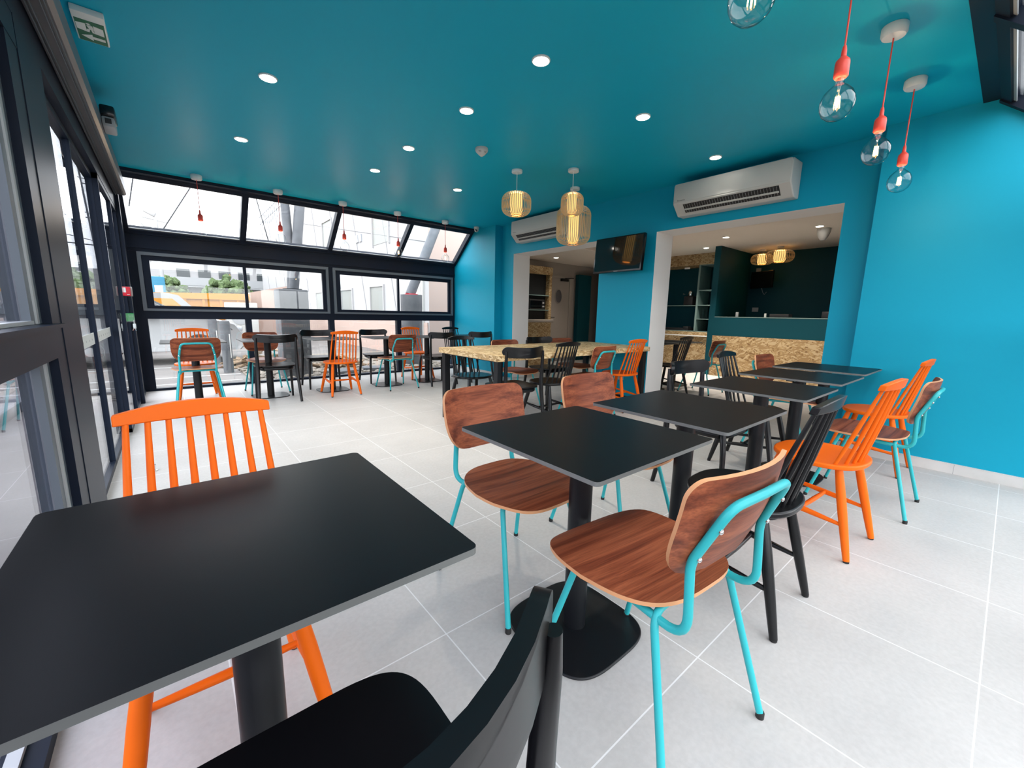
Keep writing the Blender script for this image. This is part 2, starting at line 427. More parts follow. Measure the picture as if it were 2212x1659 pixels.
# ceiling end beams
b = MB(); b.box(-.46, XR, 6.46, 6.60, ZC - .035, ZC + .13); struct(b.build('trim_1', 'frame', smooth=0))
b = MB(); b.box(-.46, XR, .23, .355, ZC - .012, ZC + .13); struct(b.build('trim_2', 'frame', smooth=0))

def slope_glazing(tag_no, y0, z0, y1, z1, out):
    # sloped glazing from (y0,z0) at the ceiling down to (y1,z1); out = +1 / -1
    d = Vector((0, y1 - y0, z1 - z0)); L = d.length; d.normalize()
    n = Vector((0, -d.z, d.y)) * (1 if out > 0 else 1)
    if n.z < 0: n = -n
    ms = Matrix(((1, 0, 0, 0), (0, d.y, n.y, y0), (0, d.z, n.z, z0), (0, 0, 0, 1)))  # local x, along slope (y), outward (z)
    b = MB()
    for (x0, x1) in ((XL - .10, XL + .045), (.865, .94), (2.055, 2.12), (3.22, 3.285), (4.405, XR)):
        b.box(x0, x1, -.02, L, -.03, .06, mtx=ms)
    b.box(XL - .1, XR, -.02, .045, -.02, .06, mtx=ms); b.box(XL - .1, XR, L - .04, L + .03, -.02, .06, mtx=ms)
    o = struct(b.build('window_%d' % tag_no, 'frame', smooth=0))
    b = MB(); b.box(XL - .1, XR, .043, .062, -.006, .0, mtx=ms); b.box(XL - .1, XR, L - .055, L - .038, -.006, .0, mtx=ms)
    b.build('spacer_bar', 'gasket', o, smooth=0)
    xs = [(XL - .10 + .145, .865), (.94, 2.055), (2.12, 3.22), (3.285, 4.405)]
    for (x0, x1) in xs:
        b = MB(); b.box(x0, x1, .045, L - .04, .015, .021, mtx=ms); b.build('pane', 'glass', o, smooth=0)
slope_glazing(1, 6.60, 2.605, 7.235, 2.06, 1)
slope_glazing(2, .245, 2.605, -.415, 2.06, -1)

def glazed_wall(no, y, s):
    # window wall in a plane y; s=+1 outside is +y
    Y = lambda a, b: (y + a, y + b) if s > 0 else (y - b, y - a)
    b = MB()
    b.box(XL - .1, XR, *Y(-.005, .12), 1.815, 2.06)              # header band
    b.box(XL - .1, XR, *Y(-.02, .0), 1.86, 1.875); b.box(XL - .1, XR, *Y(-.025, 0), 2.03, 2.05)
    b.box(XL - .1, XR, *Y(.0, .10), .965, 1.075)                 # transom
    b.box(XL - .1, XR, *Y(.0, .10), -.02, .032)                  # sill
    for (x0, x1) in ((XL - .1, XL + .115), (.86, .937), (2.04, 2.122), (3.228, 3.309), (4.398, XR)):
        b.box(x0, x1, *Y(.003, .097), 0.02, 1.0)
    for (x0, x1) in ((XL - .1, XL + .087), (2.055, 2.125), (4.408, XR)):
        b.box(x0, x1, *Y(.004, .096), 1.0, 1.86)
    o = struct(b.build('window_%d' % no, 'frame', smooth=0))
    for (a0, a1) in ((XL + .087, 2.055), (2.125, 4.408)):
        b = MB()   # outer profile
        for q in ((a0, a1, 1.775, 1.815), (a0, a1, 1.07, 1.10), (a0, a0 + .04, 1.10, 1.775), (a1 - .035, a1, 1.10, 1.775)):
            b.box(q[0], q[1], *Y(-.03, .05), q[2], q[3])
        b.build('window_frame', 'frame2', o, smooth=0)
        mid = (a0 + a1) / 2
        for k, (s0, s1) in enumerate(((a0 + .04, mid + .015), (mid - .012, a1 - .035))):
            b = MB(); dy = (-.012, .03) if k == 0 else (.011, .046)
            gx0 = s0 + (.075 if k == 0 else .035); gx1 = s1 - (.035 if k == 0 else .055)
            for q in ((s0, s1, 1.715, 1.775), (s0, s1, 1.10, 1.14), (s0, gx0, 1.14, 1.715), (gx1, s1, 1.14, 1.715)):
                b.box(q[0], q[1], *Y(*dy), q[2], q[3])
            b.box(s0, s1, *Y(dy[0] - .006, dy[0]), 1.096, 1.104)
            w = b.build('sash', 'frame', o, smooth=0)
            b = MB(); b.box(gx0 - .004, gx1 + .004, *Y(dy[0] + .015, dy[0] + .021), 1.136, 1.719); b.build('pane', 'glass', w, smooth=0)
    for (x0, x1) in ((XL + .115, .86), (.937, 2.04), (2.122, 3.228), (3.309, 4.398)):
        b = MB(); b.box(x0 - .004, x1 + .004, *Y(.03, .036), .03, .969); b.build('pane', 'glass', o, smooth=0)
glazed_wall(3, YF, 1)
glazed_wall(4, YN, -1)

# ---- left glazed wall with the automatic door
b = MB()
b.box(-.46, XL, -.33, 6.36, 2.33, ZC + .02)                       # fascia above the door
struct(b.build('wall_left', 'teal', smooth=0))
b = MB()
b.box(-.45, XL - .002, -.33, 7.05, 2.172, 2.328)                          # head
b.box(-.452, XL, 2.49, 2.93, .001, 2.17)                              # broad post
b.box(-.453, -.315, 6.36, 6.46, .001, 2.335)
b.box(-.462, XL + .001, 7.05, 7.248, .001, 2.331)
b.prism([(6.46, 2.33), (7.25, 2.33), (7.25, 2.06), (6.6, 2.63), (6.46, 2.63)], 'x', -.44, -.37)
b.box(-.45, -.335, 6.46, 7.25, 0, .035)
b.box(-.449, XL - .003, 6.463, 6.50, .002, 2.17)
struct(b.build('trim_3', 'frame', smooth=0))
b = MB()
b.box(-.46, XL - .003, 2.33, 2.489, .001, 2.169); b.box(-.458, XL - .003, -.32, -.27, .001, 2.169)
b.box(-.459, XL, -.33, 2.40, .92, 1.036); b.box(-.461, -.33, -.33, 2.489, -.01, .035)
b.box(-.457, -.318, -.33, 2.40, 1.036, 1.05)
b.box(-.459, XL - .001, -.33, 2.485, 2.05, 2.165)
w5 = struct(b.build('window_5', 'frame', smooth=0))
b = MB()
for (z0, z1) in ((1.051, 2.049), (.036, .919)):
    b.box(-.40, -.372, 2.255, 2.285, z0, z1); b.box(-.40, -.378, 2.20, 2.254, z0, z1, mi=1); b.box(-.40, -.374, 2.286, 2.329, z0, z1, mi=1)
    b.box(-.40, -.372, -.26, 2.2, z0, z0 + .012)
b.build('glazing_bead', ['gasket', 'frame2'], w5, smooth=0)
for (z0, z1) in ((1.04, 2.06), (.03, .93)):
    b = MB(); b.box(-.413, -.407, -.32, 2.30, z0, z1); b.build('pane', 'sideglass', w5, smooth=0)
b = MB(); b.box(-.419, -.413, 6.49, 7.06, .03, 2.2)
struct(b.build('window_6', 'doorglass', smooth=0))

# automatic sliding door leaves
d1 = bpy.data.objects.new('door_1', None); COL.objects.link(d1); struct(d1)
def leaf(x, y0, y1, st, sticker):
    b = MB()
    b.box(x - .02, x + .02, y0, y0 + st, .02, 2.17); b.box(x - .02, x + .02, y1 - st, y1, .02, 2.17)
    b.box(x - .02, x + .02, y0, y1, 2.13, 2.17); b.box(x - .02, x + .02, y0, y1, .015, .05)
    o = b.build('door_leaf', 'frame', d1, smooth=0)
    b = MB(); b.box(x - .004, x + .004, y0 + st, y1 - st, .045, 2.14); b.build('pane', 'doorglass', o, smooth=0)
    if sticker:
        b = MB(); b.box(x + .0045, x + .006, y0 + st + .02, y1 - st - .02, .872, .945)
        k = y0 + st + .08
        while k < y1 - st - .05:
            b.box(x + .006, x + .0066, k, k + .012, .90, .912, mi=1); k += .12
        b.build('sticker_band', ['signw', 'greyp'], o, smooth=0)
leaf(-.405, 2.93, 3.89, .012, True)
leaf(-.405, 3.89, 4.87, .012, True)
leaf(-.37, 4.86, 5.80, .018, False)
leaf(-.37, 5.80, 6.355, .016, False)
# door operator box
t = thing('door_operator', 'long grey box of the sliding door drive over the glass door', 'door operator', (-.30, 3, 2.3))
b = MB(); b.prism([(XL + .002, 2.31), (-.262, 2.30), (-.245, 2.315), (-.245, 2.425), (XL + .002, 2.43)], 'y', -.40, 6.33)
o = b.build('housing', 'header', None, smooth=0); o.parent = t; o.matrix_parent_inverse = Matrix.Translation((.30, -3, -2.3))
b = MB()
for x in (-.332, -.318, -.285, -.272): b.box(x, x + .004, -.38, 6.31, 2.294, 2.306)
o = b.build('groove_strip', 'frame2', None, smooth=0); o.parent = t; o.matrix_parent_inverse = Matrix.Translation((.30, -3, -2.3))
# motion sensor
t = thing('motion_sensor', 'black and silver door motion sensor on the door drive box', 'sensor', (-.215, 4.35, 2.44))
b = MB(); b.rbox(-.035, .045, -.11, .11, -.01, .065, .014); b.build('hood', 'bezel', t)
b = MB(); b.rbox(-.03, .038, -.10, .10, -.075, -.008, .012); b.box(-.012, .022, -.103, -.0995, -.055, -.022, mi=1); b.build('sensor_body', ['greyp', 'slot'], t)

# exit sign under the ceiling
t = thing('exit_sign', 'green and white emergency exit sign with running figure and arrow', 'sign', (-.19, 3.42, 2.60))
b = MB(); b.rbox(-.064, .064, -.155, .155, 0, .03, .004); b.build('housing', 'signw', t)
b = MB(); b.box(-.057, .057, -.085, .145, -.002, 0); p = b.build('green_panel', 'signg', t, smooth=0)
b = MB()
z0, z1 = -.0032, -.002
def q2(pts): b.prism(pts, 'z', z0, z1)
# (u across, v down): u=x, v=y ; arrow pointing towards -x in lower half
q2([(-.045, .085), (.0, .052), (.0, .073), (.05, .073), (.05, .100), (.0, .100), (.0, .12)])
q2([(-.055, -.045), (-.055, .02), (-.018, .03), (-.018, -.055)])
q2([(.012, -.05), (.05, -.04), (.05, .038), (.012, .03)])
q2([(-.016, -.06), (-.004, -.066), (.004, -.052), (-.008, -.045)])
q2([(-.014, -.04), (.008, -.044), (.012, -.005), (-.006, .0)])
q2([(-.016, -.002), (-.004, .0), (-.008, .03), (-.018, .03)])
q2([(.0, -.004), (.008, -.008), (.012, .03), (.004, .03)])
b.build('pictogram', 'signw', p, smooth=0)

# call point and green break box
t = thing('fire_call_point', 'red fire alarm call point on the far door post', 'alarm call point', (-.357, 6.352, 1.285))
b = MB(); b.rbox(-.044, .044, -.05, -.016, -.05, .05, .008); b.build('red_front', 'redp', t)
b = MB(); b.rbox(-.046, .058, -.02, .0, -.052, .052, .006); b.build('back_box', 'plastic', t)
b = MB(); b.box(-.012, .006, -.0515, -.05, -.012, .04); b.box(.012, .034, -.0515, -.05, -.036, -.03); b.build('label_strip', 'signw', t, smooth=0)
t = thing('break_glass_box', 'green door release box with clear cover below the red call point', 'door release', (-.357, 6.352, 1.0))
b = MB(); b.rbox(-.05, .045, -.045, .0, -.045, .045, .006); b.build('green_body', 'green', t)
b = MB(); b.rbox(-.085, .05, -.058, -.047, -.055, .05, .004); b.build('clear_cover', 'bulb', t)
t = thing('key_tag', 'white tag with small keys hanging under the green release box', 'key tag', (-.318, 6.30, .95))
b = MB(); b.tube([(0, 0, .02), (.0, 0, -.02)], .003, 8); b.rbox(-.012, .014, -.003, .003, -.075, -.02, .004); b.build('tag_plate', 'signw', t)
b = MB(); b.tube([(-.006, .0, -.07), (-.02, 0, -.098)], .004, 6); b.tube([(.006, 0, -.075), (.01, 0, -.1)], .004, 6); b.build('key', 'chrome', t)
t = thing('door_stop', 'small steel door stop on the floor beside the glass door', 'door stop', (-.18, 3.65, 0))
b = MB(); b.lathe([(.018, 0), (.018, .006), (.009, .008), (.009, .03), (.011, .032), (.011, .045), (.006, .05)], n=16); b.build('stop_post', 'chrome', t)

# ------------------------------------------------------------------ chairs
def proto(name): 
    o = bpy.data.objects.new(name, None); COL.objects.link(o); o.empty_display_size = .1; return o

def make_plywood_chair():
    t = proto('plywood_chair')
    # seat
    n = 60; out = []
    for (x, y) in superell(.232, .214, 3.3, n):
        k = 1 - .17 * max(0, -y / .214) if y < 0 else 1
        out.append((x * k, y + .046))
    def sf(x, y):
        z = .453 - .012 * math.exp(-((y + .01) / .10) ** 2) * (1 - (x / .24) ** 2) - (max(0, y - .17) ** 2) * 3.0 + max(0, -y - .10) ** 2 * 1.5
        return Vector((x, y, z)), Vector((0, 0, 1))
    b = MB(); b.plate(out, sf, .011, 0, 1, rings=8); b.build('seat', ['walnut', 'ply'], t)
    # backrest
    o2 = []
    H0, H1 = .550, .803
    top = [( .215 - .045 + .045 * math.sin(R(a)), H1 - .045 + .045 * math.cos(R(a))) for a in range(0, 91, 10)]
    side = [(.2155, .73), (.2155, .70), (.2145, .67), (.2115, .645), (.206, .622), (.197, .601), (.184, .582), (.166, .567), (.143, .557), (.115, .552), (.07, .550)]
    right = top + side
    left = [(-x, z) for (x, z) in reversed(right)]
    o2 = [(x, z) for (x, z) in right] + left
    # dense top edge
    tl = left[-1]; tr = right[0]
    for k in range(1, 8): o2.append((tl[0] + (tr[0] - tl[0]) * k / 8, H1))
    def bf(x, z):
        t_ = (z - H0) / (H1 - H0)
        y = -.188 - .069 * t_ + .95 * x * x - .012 * math.sin(PI * t_)
        nn = Vector((-1.9 * x, 1, .26 + .05 * math.cos(PI * t_))).normalized()
        return Vector((x, y, z)), nn
    b = MB(); b.plate(o2, bf, .011, 0, 1, rings=7); b.build('backrest', ['walnut', 'ply'], t)
    # back hoop
    pts = [(.155, .10, .430), (.158, -.225, .424), (.157, -.258, .470), (.132, -.278, .742), (-.132, -.278, .742), (-.157, -.258, .470), (-.158, -.225, .424), (-.155, .10, .430)]
    pts = [(.155, .10, .434), (.158, -.212, .416), (.157, -.201, .600), (.131, -.262, .744), (0, -.2665, .746), (-.131, -.262, .744), (-.157, -.201, .600), (-.158, -.212, .416), (-.155, .10, .434)]
    hp = fillet(pts, [.055, .10, .045, .05, .045, .10, .055], 7)
    b = MB(); b.tube(fillet(pts, [.055, .10, .045, .05, .045, .10, .055], 7), .0105, 12); h = b.build('back_frame', 'tube', t, smooth=60)
    half = [p for p in hp if p.x > .1 and p.z > .5]
    for sx in (-1, 1):
        for z in (.615, .69):
            q0 = max([p for p in half if p.z <= z], key=lambda p: p.z); q1 = min([p for p in half if p.z > z], key=lambda p: p.z)
            k = (z - q0.z) / (q1.z - q0.z); x = sx * (q0.x + (q1.x - q0.x) * k); y = q0.y + (q1.y - q0.y) * k
            b = MB(); b.lathe([(.006, 0), (.0065, .0025), (.004, .005), (.001, .006)], n=10, mtx=Matrix.Translation((x, y - .010, z)) @ Matrix.Rotation(R(90), 4, 'X'))
            b.build('screw', 'chrome', h)
    # legs
    for sy in (1, -1):
        for sx in (1, -1):
            yt = .115 if sy > 0 else -.125
            P = [(0, yt, .437), (sx * .15, yt, .437), (sx * .168, yt, .42), (sx * .225, sy * .238, .012)]
            P = [(0, yt, .437), (sx * .165, yt + sy * .004, .437), (sx * .225, sy * .238, .012)]
            b = MB(); b.tube(fillet(P, .05, 7), .0098, 12); l = b.build('leg', 'tube', t, smooth=60)
            b = MB(); b.lathe([(.0108, 0), (.0112, .002), (.0112, .016), (.0098, .02)], sx * .2254, sy * .2385, n=12); b.build('rubber_foot', 'rubber', l)
    return t

def make_spindle_chair(mname):
    t = proto('spindle_chair')
    n = 56; out = []
    for (x, y) in superell(.215, .205, 2.5, n):
        if y > 0: y = y * .93; 
        k = 1.0 - .10 * max(0, y / .2)
        out.append((x * k, y))
    def sf(x, y):
        rr = min(1, math.hypot(x / .2, (y) / .2))
        return Vector((x, y, .438 - .008 * (1 - rr ** 2))), Vector((0, 0, 1))
    b = MB(); b.plate(out, sf, .024, 0, 0, rings=6)
    o = b.build('seat', mname, t, smooth=55); 
    bv = o.modifiers.new('bevel', 'BEVEL'); bv.width = .007; bv.segments = 3; bv.limit_method = 'ANGLE'; bv.angle_limit = R(50)
    # top rail: curved board arched on top
    b = MB(); N = 20; rows = []
    for i in range(N + 1):
        u = -1 + 2 * i / N; x = .172 * u; yb = -.262 + .022 * (u * u) ; h = .822 ; top = .848 + .020 * (1 - u * u)
        tl = .012
        rows.append([Vector((x, yb - tl + .004, h)), Vector((x, yb + tl + .004, h)), Vector((x, yb + tl - .004, top)), Vector((x, yb - tl - .004, top))])
    vs = [[b.bm.verts.new(p) for p in r] for r in rows]
    for A, B in zip(vs, vs[1:]):
        for j in range(4): b.bm.faces.new([A[j], A[(j + 1) % 4], B[(j + 1) % 4], B[j]])
    b.bm.faces.new(vs[0]); b.bm.faces.new(list(reversed(vs[-1])))
    o = b.build('top_rail', mname, t, smooth=35)
    bv = o.modifiers.new('bevel', 'BEVEL'); bv.width = .003; bv.segments = 2; bv.limit_method = 'ANGLE'; bv.angle_limit = R(50)
    for i in range(8):
        u = -1 + 2 * i / 7
        pt = Vector((.148 * u, -.258 + .019 * u * u, .828)); pb = Vector((.168 * u, -.158 + .055 * abs(u) ** 2.2 - .012, .440))
        P = [pb + (pt - pb) * k / 4 for k in range(5)]
        b = MB(); b.tube(P, [.0075, .0088, .0095, .0082, .0068], 10); b.build('spindle', mname, t, smooth=60)
    feet = {}
    for sy in (1, -1):
        for sx in (1, -1):
            a = Vector((sx * .135, sy * .125, .432)); f = Vector((sx * (.205 if sy > 0 else .187), sy * .222, 0.008))
            P = [a + (f - a) * k / 6 for k in range(7)]
            b = MB(); b.tube(P, [.0155, .018, .0195, .0192, .018, .0162, .0135], 14); l = b.build('leg', mname, t, smooth=60)
            b = MB(); b.lathe([(.011, 0), (.0125, .002), (.0125, .009)], f.x, f.y, n=12); b.build('glide', 'rubber', l)
            feet[(sx, sy)] = (a, f)
    def at(sx, sy, z):
        a, f = feet[(sx, sy)]; k = (a.z - z) / (a.z - f.z); return a + (f - a) * k
    mids = []
    for sx in (1, -1):
        p, q = at(sx, 1, .205), at(sx, -1, .165); m = (p + q) / 2; mids.append(m)
        P = [p + (q - p) * k / 6 for k in range(7)]
        b = MB(); b.tube(P, [.0085, .0105, .013, .0145, .013, .0105, .0085], 10); b.build('stretcher', mname, t, smooth=60)
    p, q = mids; P = [p + (q - p) * k / 6 for k in range(7)]
    b = MB(); b.tube(P, [.0085, .0105, .012, .013, .012, .0105, .0085], 10); b.build('stretcher', mname, t, smooth=60)
    return t

def make_bentwood_chair():
    t = proto('bentwood_chair')
    out = []
    for (x, y) in superell(.224, .205, 4.6, 72):
        k = 1 - .12 * max(0, -y / .2)
        out.append((x * k, y + .012))
    def sf(x, y):
        return Vector((x, y, .447 - .010 * (1 - (y / .22) ** 2) + .004 * (x / .2) ** 2)), Vector((0, 0, 1))
    b = MB(); b.plate(out, sf, .014, 0, 0, rings=7); b.build('seat', 'black', t, smooth=50)
    # apron ring under the seat
    b = MB(); P = [(x * .86, (y - .012) * .86 + .01, .415) for (x, y) in out[::2]]
    b.tube(P, .020, 6, closed=True, rx=.6); b.build('seat_frame', 'black', t, smooth=50)
    # back rail: curved board with round ends
    b = MB(); n = 60; loop = []
    W, H = .232, .046
    for i in range(14): a = R(-90 + 180 * i / 13); loop.append((W - H + H * math.cos(a), H * math.sin(a)))
    for i in range(1, 10): loop.append((W - H - (2 * (W - H)) * i / 10, H))
    for i in range(14): a = R(90 + 180 * i / 13); loop.append((-(W - H) + H * math.cos(a), H * math.sin(a)))
    for i in range(1, 10): loop.append((-(W - H) + (2 * (W - H)) * i / 10, -H))
    def bf(x, z):
        u = x / W; y = -.252 + .100 * u * u
        nn = Vector((-.86 * u, 1, .12)).normalized()
        return Vector((x, y, .778 + z + .012 * u * u)), nn
    b.plate(loop, bf, .020, 0, 0, rings=6); b.build('backrest', 'black', t, smooth=50)
    for sx in (1, -1):
        P = [(sx * .226, -.240, 0.0), (sx * .220, -.218, .12), (sx * .214, -.196, .26), (sx * .209, -.180, .40), (sx * .208, -.176, .52), (sx * .209, -.180, .64), (sx * .2095, -.186, .74), (sx * .2095, -.189, .79)]
        b = MB(); b.tube(P, [.0135, .0155, .0175, .019, .018, .016, .014, .010], 12, rx=1.1); b.build('leg', 'black', t, smooth=50)
        P = [(sx * .205, .215, 0.0), (sx * .202, .208, .15), (sx * .196, .198, .32), (sx * .188, .185, .42), (sx * .165, .17, .438)]
        b = MB(); b.tube(P, [.0125, .0145, .0165, .018, .012], 12); b.build('leg', 'black', t, smooth=50)
    return t

P_PLY = make_plywood_chair(); P_BLK = make_bentwood_chair()
P_ORG = make_spindle_chair('orange'); P_SBK = make_spindle_chair('black')
used = set()
GRP = {'ply': 'walnut and turquoise chairs', 'ben': 'black curved-rail chairs', 'org': 'orange spindle-back chairs', 'sbk': 'black spindle-back chairs'}
def chair(kind, x, y, rz, label, group=None):
    group = GRP[kind]
    pr = {'ply': P_PLY, 'ben': P_BLK, 'org': P_ORG, 'sbk': P_SBK}[kind]
    first = kind not in used; used.add(kind)
    return (pr, first, (x, y, 0), rz, label, 'chair', group)
CH = []
def C(*a): CH.append(a)
# near two-seat table by the camera
C('org', .035, 1.165, 180, 'large orange spindle-back chair at the nearest black table, behind its tabletop')
C('ben', .075, .455, 0, 'black curved-rail chair cut off at the bottom edge of the photo')
# long row of tables on the right
C('ply', 1.05, 1.235, 181, 'walnut and turquoise chair left of the first row table, nearest of its side')
C('ply', .99, .56, -4.5, 'walnut chair with turquoise hoop back in the foreground, nearest chair of the right row')
C('ply', 1.745, 1.235, 180, 'walnut chair behind the second row table, swirling grain on its back')
C('sbk', 1.725, .61, 1, 'black spindle-back chair between the foreground walnut chair and the orange one')
C('ben', 2.70, 1.20, 178, 'black curved-rail chair behind the third table of the right row')
C('org', 2.55, .555, -4, 'orange spindle-back chair third from the camera along the right row')
C('sbk', 3.42, 1.19, 183, 'black spindle-back chair behind the fourth table of the right row')
C('ply', 3.32, .475, 0, 'walnut chair with turquoise frame by the bright blue wall, behind an orange chair')
C('ply', 4.16, 1.20, 180, 'walnut chair farthest along the right row, only its back showing above the tables')
C('org', 4.17, .60, -2, 'orange spindle-back chair at the far end of the right row beside the blue wall')
# row in front of the far windows
g = 'chairs on the near side of the window tables'
C('ply', .19, 5.79, 0, 'walnut chair with turquoise hoop seen from behind at the leftmost window table')
C('org', .20, 6.40, 180, 'orange spindle-back chair behind the leftmost window table, facing the room')
C('ben', .955, 5.75, -2, 'black curved-rail chair seen from behind at the second window table')
C('ply', .95, 6.43, 182, 'walnut chair behind the second window table, half hidden by a black chair')
C('org', 1.735, 5.77, 0, 'orange spindle-back chair seen from behind at the third window table')
C('ben', 1.67, 6.48, 178, 'black curved-rail chair by the window behind the third window table')
C('ply', 2.55, 5.785, 3, 'walnut chair with turquoise legs seen from behind at the fourth window table')
C('ben', 2.55, 6.51, 180, 'black curved-rail chair by the window behind the fourth window table')
C('ben', 3.23, 5.785, 0, 'black curved-rail chair seen from behind at the fifth window table')
C('org', 3.24, 6.50, 180, 'orange spindle-back chair by the window behind the fifth window table')
C('ben', 3.96, 5.79, 0, 'black curved-rail chair against the blue end wall at the last window table')
C('sbk', 4.02, 6.45, 180, 'black spindle-back chair in the window corner behind the last window table')
# around the chipboard table
C('sbk', 2.55, 3.76, 180, 'black spindle-back chair at the left end of the far side of the chipboard table')
C('ply', 3.22, 3.83, 180, 'walnut chair on the far side of the chipboard table beside the blue corner')
C('ben', 3.79, 3.85, 180, 'black curved-rail chair on the far side of the chipboard table')
C('ply', 4.235, 3.83, 180, 'walnut chair on the far side of the chipboard table next to the wall')
C('ben', 2.495, 3.0, -4, 'black curved-rail chair on the near side of the chipboard table')
C('sbk', 3.00, 3.01, 2, 'black spindle-back chair on the near side of the chipboard table')
C('ply', 3.60, 3.0, 4, 'walnut chair with turquoise hoop on the near side of the chipboard table')
C('org', 4.20, 3.01, 0, 'orange spindle-back chair at the chipboard table beside the white door reveal')
# back room
C('sbk', 5.56, 3.13, 0, 'black spindle-back chair in the back room beside the white reveal')
C('ben', 5.62, 3.98, 180, 'black curved-rail chair behind the back room table')
C('ply', 6.22, 2.95, 0, 'walnut chair with turquoise frame in the back room before the bar')
for a in CH: 
    pr, first, loc, rz, label, cat, grp = chair(*a)
    if not first: place(pr, False, loc, rz, label, cat, grp)
# place the prototypes last so that copies did not inherit a rotated base
used2 = set()
for a in CH:
    if a[0] not in used2:
        used2.add(a[0]); pr, _, loc, rz, label, cat, grp = chair(*a); place(pr, True, loc, rz, label, cat, grp)

# ------------------------------------------------------------------ tables
def make_table():
    t = proto('bistro_table')
    b = MB(); b.prism(rrect(-.30, .30, -.30, .30, .014, 4), 'z', .718, .730, mi=0, mis=1)
    o = b.build('table_top', ['top', 'topedge'], t, smooth=30)
    b = MB(); b.lathe([(.040, .008), (.040, .705)], n=32); b.build('column', 'steel', t)
    b = MB(); b.prism(superell(.205, .205, 3.6, 64), 'z', 0.0, .010); o = b.build('base_plate', 'steel', t, smooth=30)
    bv = o.modifiers.new('bevel', 'BEVEL'); bv.width = .004; bv.segments = 2; bv.limit_method = 'ANGLE'; bv.angle_limit = R(50)
    b = MB(); b.box(-.20, .20, -.024, .024, .700, .718); b.box(-.024, .024, -.20, .20, .700, .718)
    b.build('top_bracket', 'steel', t, smooth=0)
    return t
TP = make_table()
TB = [
    (.07, .825, 1, 'large black square bistro table nearest the camera at the lower left'),
    (1.045, .875, 1, 'first black square bistro table of the right row, with its base plate showing'),
    (1.752, .877, 1, 'second black square bistro table of the right row'),
    (2.68, .90, 1, 'third black square bistro table of the right row'),
    (3.405, .915, 1.014, 'fourth black square bistro table of the right row'),
    (4.11, .93, 1.020, 'fifth and last black bistro table of the right row, touching the blue wall'),
    (.185, 6.09, 1.01, 'leftmost black bistro table under the far windows'),
    (.935, 6.09, 1.01, 'second black bistro table from the left under the far windows'),
    (1.715, 6.10, 1.01, 'third black bistro table from the left under the far windows'),
    (2.53, 6.11, 1.01, 'fourth black bistro table from the left under the far windows'),
    (3.235, 6.13, 1.01, 'fifth black bistro table from the left under the far windows'),
    (3.97, 6.13, 1.01, 'last black bistro table under the far windows beside the blue end wall'),
    (5.78, 3.56, 1, 'black bistro table in the back room partly hidden by the white reveal'),
    (6.50, 3.56, 1, 'black bistro table in the back room before the bar counter'),
]
for i, (x, y, sz, lab) in list(enumerate(TB))[1:]:
    place(TP, False, (x, y, 0), 0, lab, 'table', None, (1, 1, sz))
place(TP, True, (TB[0][0], TB[0][1], 0), 0, TB[0][3], 'table')

# chipboard communal table
t = thing('communal_table', 'long chipboard table with black steel frame legs', 'table', (3.365, 3.345, 0), 0)
b = MB(); b.rbox(-1.19, 1.19, -.515, .515, .705, .76, .003, seg=1); b.build('table_top', 'osb', t, smooth=0)
for sx in (-1, 1):
    b = MB(); x0 = sx * 1.135
    for y in (-.455, .455):
        b2 = MB(); b2.box(x0 - .03, x0 + .03, y - .03, y + .03, 0, .705); b2.build('leg', 'steel', t, smooth=0)
    b.box(x0 - .025, x0 + .025, -.43, .43, .694, .704); b.build('cross_bar', 'steel', t, smooth=0)
    b = MB(); b.box(x0 - .02, x0 + .02, -.43, .43, 0.02, .06); b.build('cross_bar', 'steel', t, smooth=0)
t = thing('wall_socket', 'white double wall socket low on the blue wall under the chipboard table', 'socket', (XO, 3.31, .32))
b = MB(); b.rbox(-.012, 0, -.075, .075, -.04, .04, .004); 
for y in (-.037, .037): b.lathe([(.024, 0), (.024, .002), (.018, .0021)], n=16, mtx=Matrix.Translation((-.0125, y, 0)) @ Matrix.Rotation(R(-90), 4, 'Y'))
b.build('socket_plate', 'plastic', t)

# ------------------------------------------------------------------ ceiling lights
def make_downlight():
    t = proto('downlight')
    b = MB(); b.lathe([(.056, 0), (.056, -.006), (.051, -.010), (.046, -.008), (.046, 0)], n=32, cap=False); b.build('trim_ring', 'lampwhite', t)
    b = MB(); b.lathe([(.001, -.0095), (.046, -.0095), (.046, -.004), (.001, -.004)], n=32); b.build('diffuser', 'led', t)
    return t
DL = make_downlight()
DLS = [(.643, 3.365, 'round ceiling downlight nearest the exit sign'), (1.861, 2.035, 'largest round ceiling downlight, top centre'), (1.866, 2.855, 'ceiling downlight just beyond the top centre one'),
       (2.927, 2.03, 'ceiling downlight between the bare bulbs and the bamboo lamps'), (.64, 4.67, 'ceiling downlight above the far left window bulbs'), (1.858, 3.82, 'ceiling downlight left of the smoke detector'),
       (1.858, 4.64, 'small ceiling downlight farthest in the middle line'), (4.13, 2.03, 'ceiling downlight just above the large air conditioner'), (2.89, 4.62, 'ceiling downlight left of the bamboo lamps, nearest the end wall')]
DLB = [(7.48, 3.36, 2.5, 'back room ceiling downlight right of the other pair'), (8.32, 4.10, 2.5, 'back room ceiling downlight before the chipboard header'), (7.53, 2.04, 2.5, 'back room ceiling downlight beside the white dome sensor'), (6.55, 6.50, 2.35, 'ceiling downlight seen through the left opening')]
allD = [(x, y, ZC, l) for x, y, l in DLS] + DLB
for (x, y, z, l) in allD[1:]: place(DL, False, (x, y, z), 0, l, 'ceiling light')
place(DL, True, (allD[0][0], allD[0][1], allD[0][2]), 0, allD[0][3], 'ceiling light')
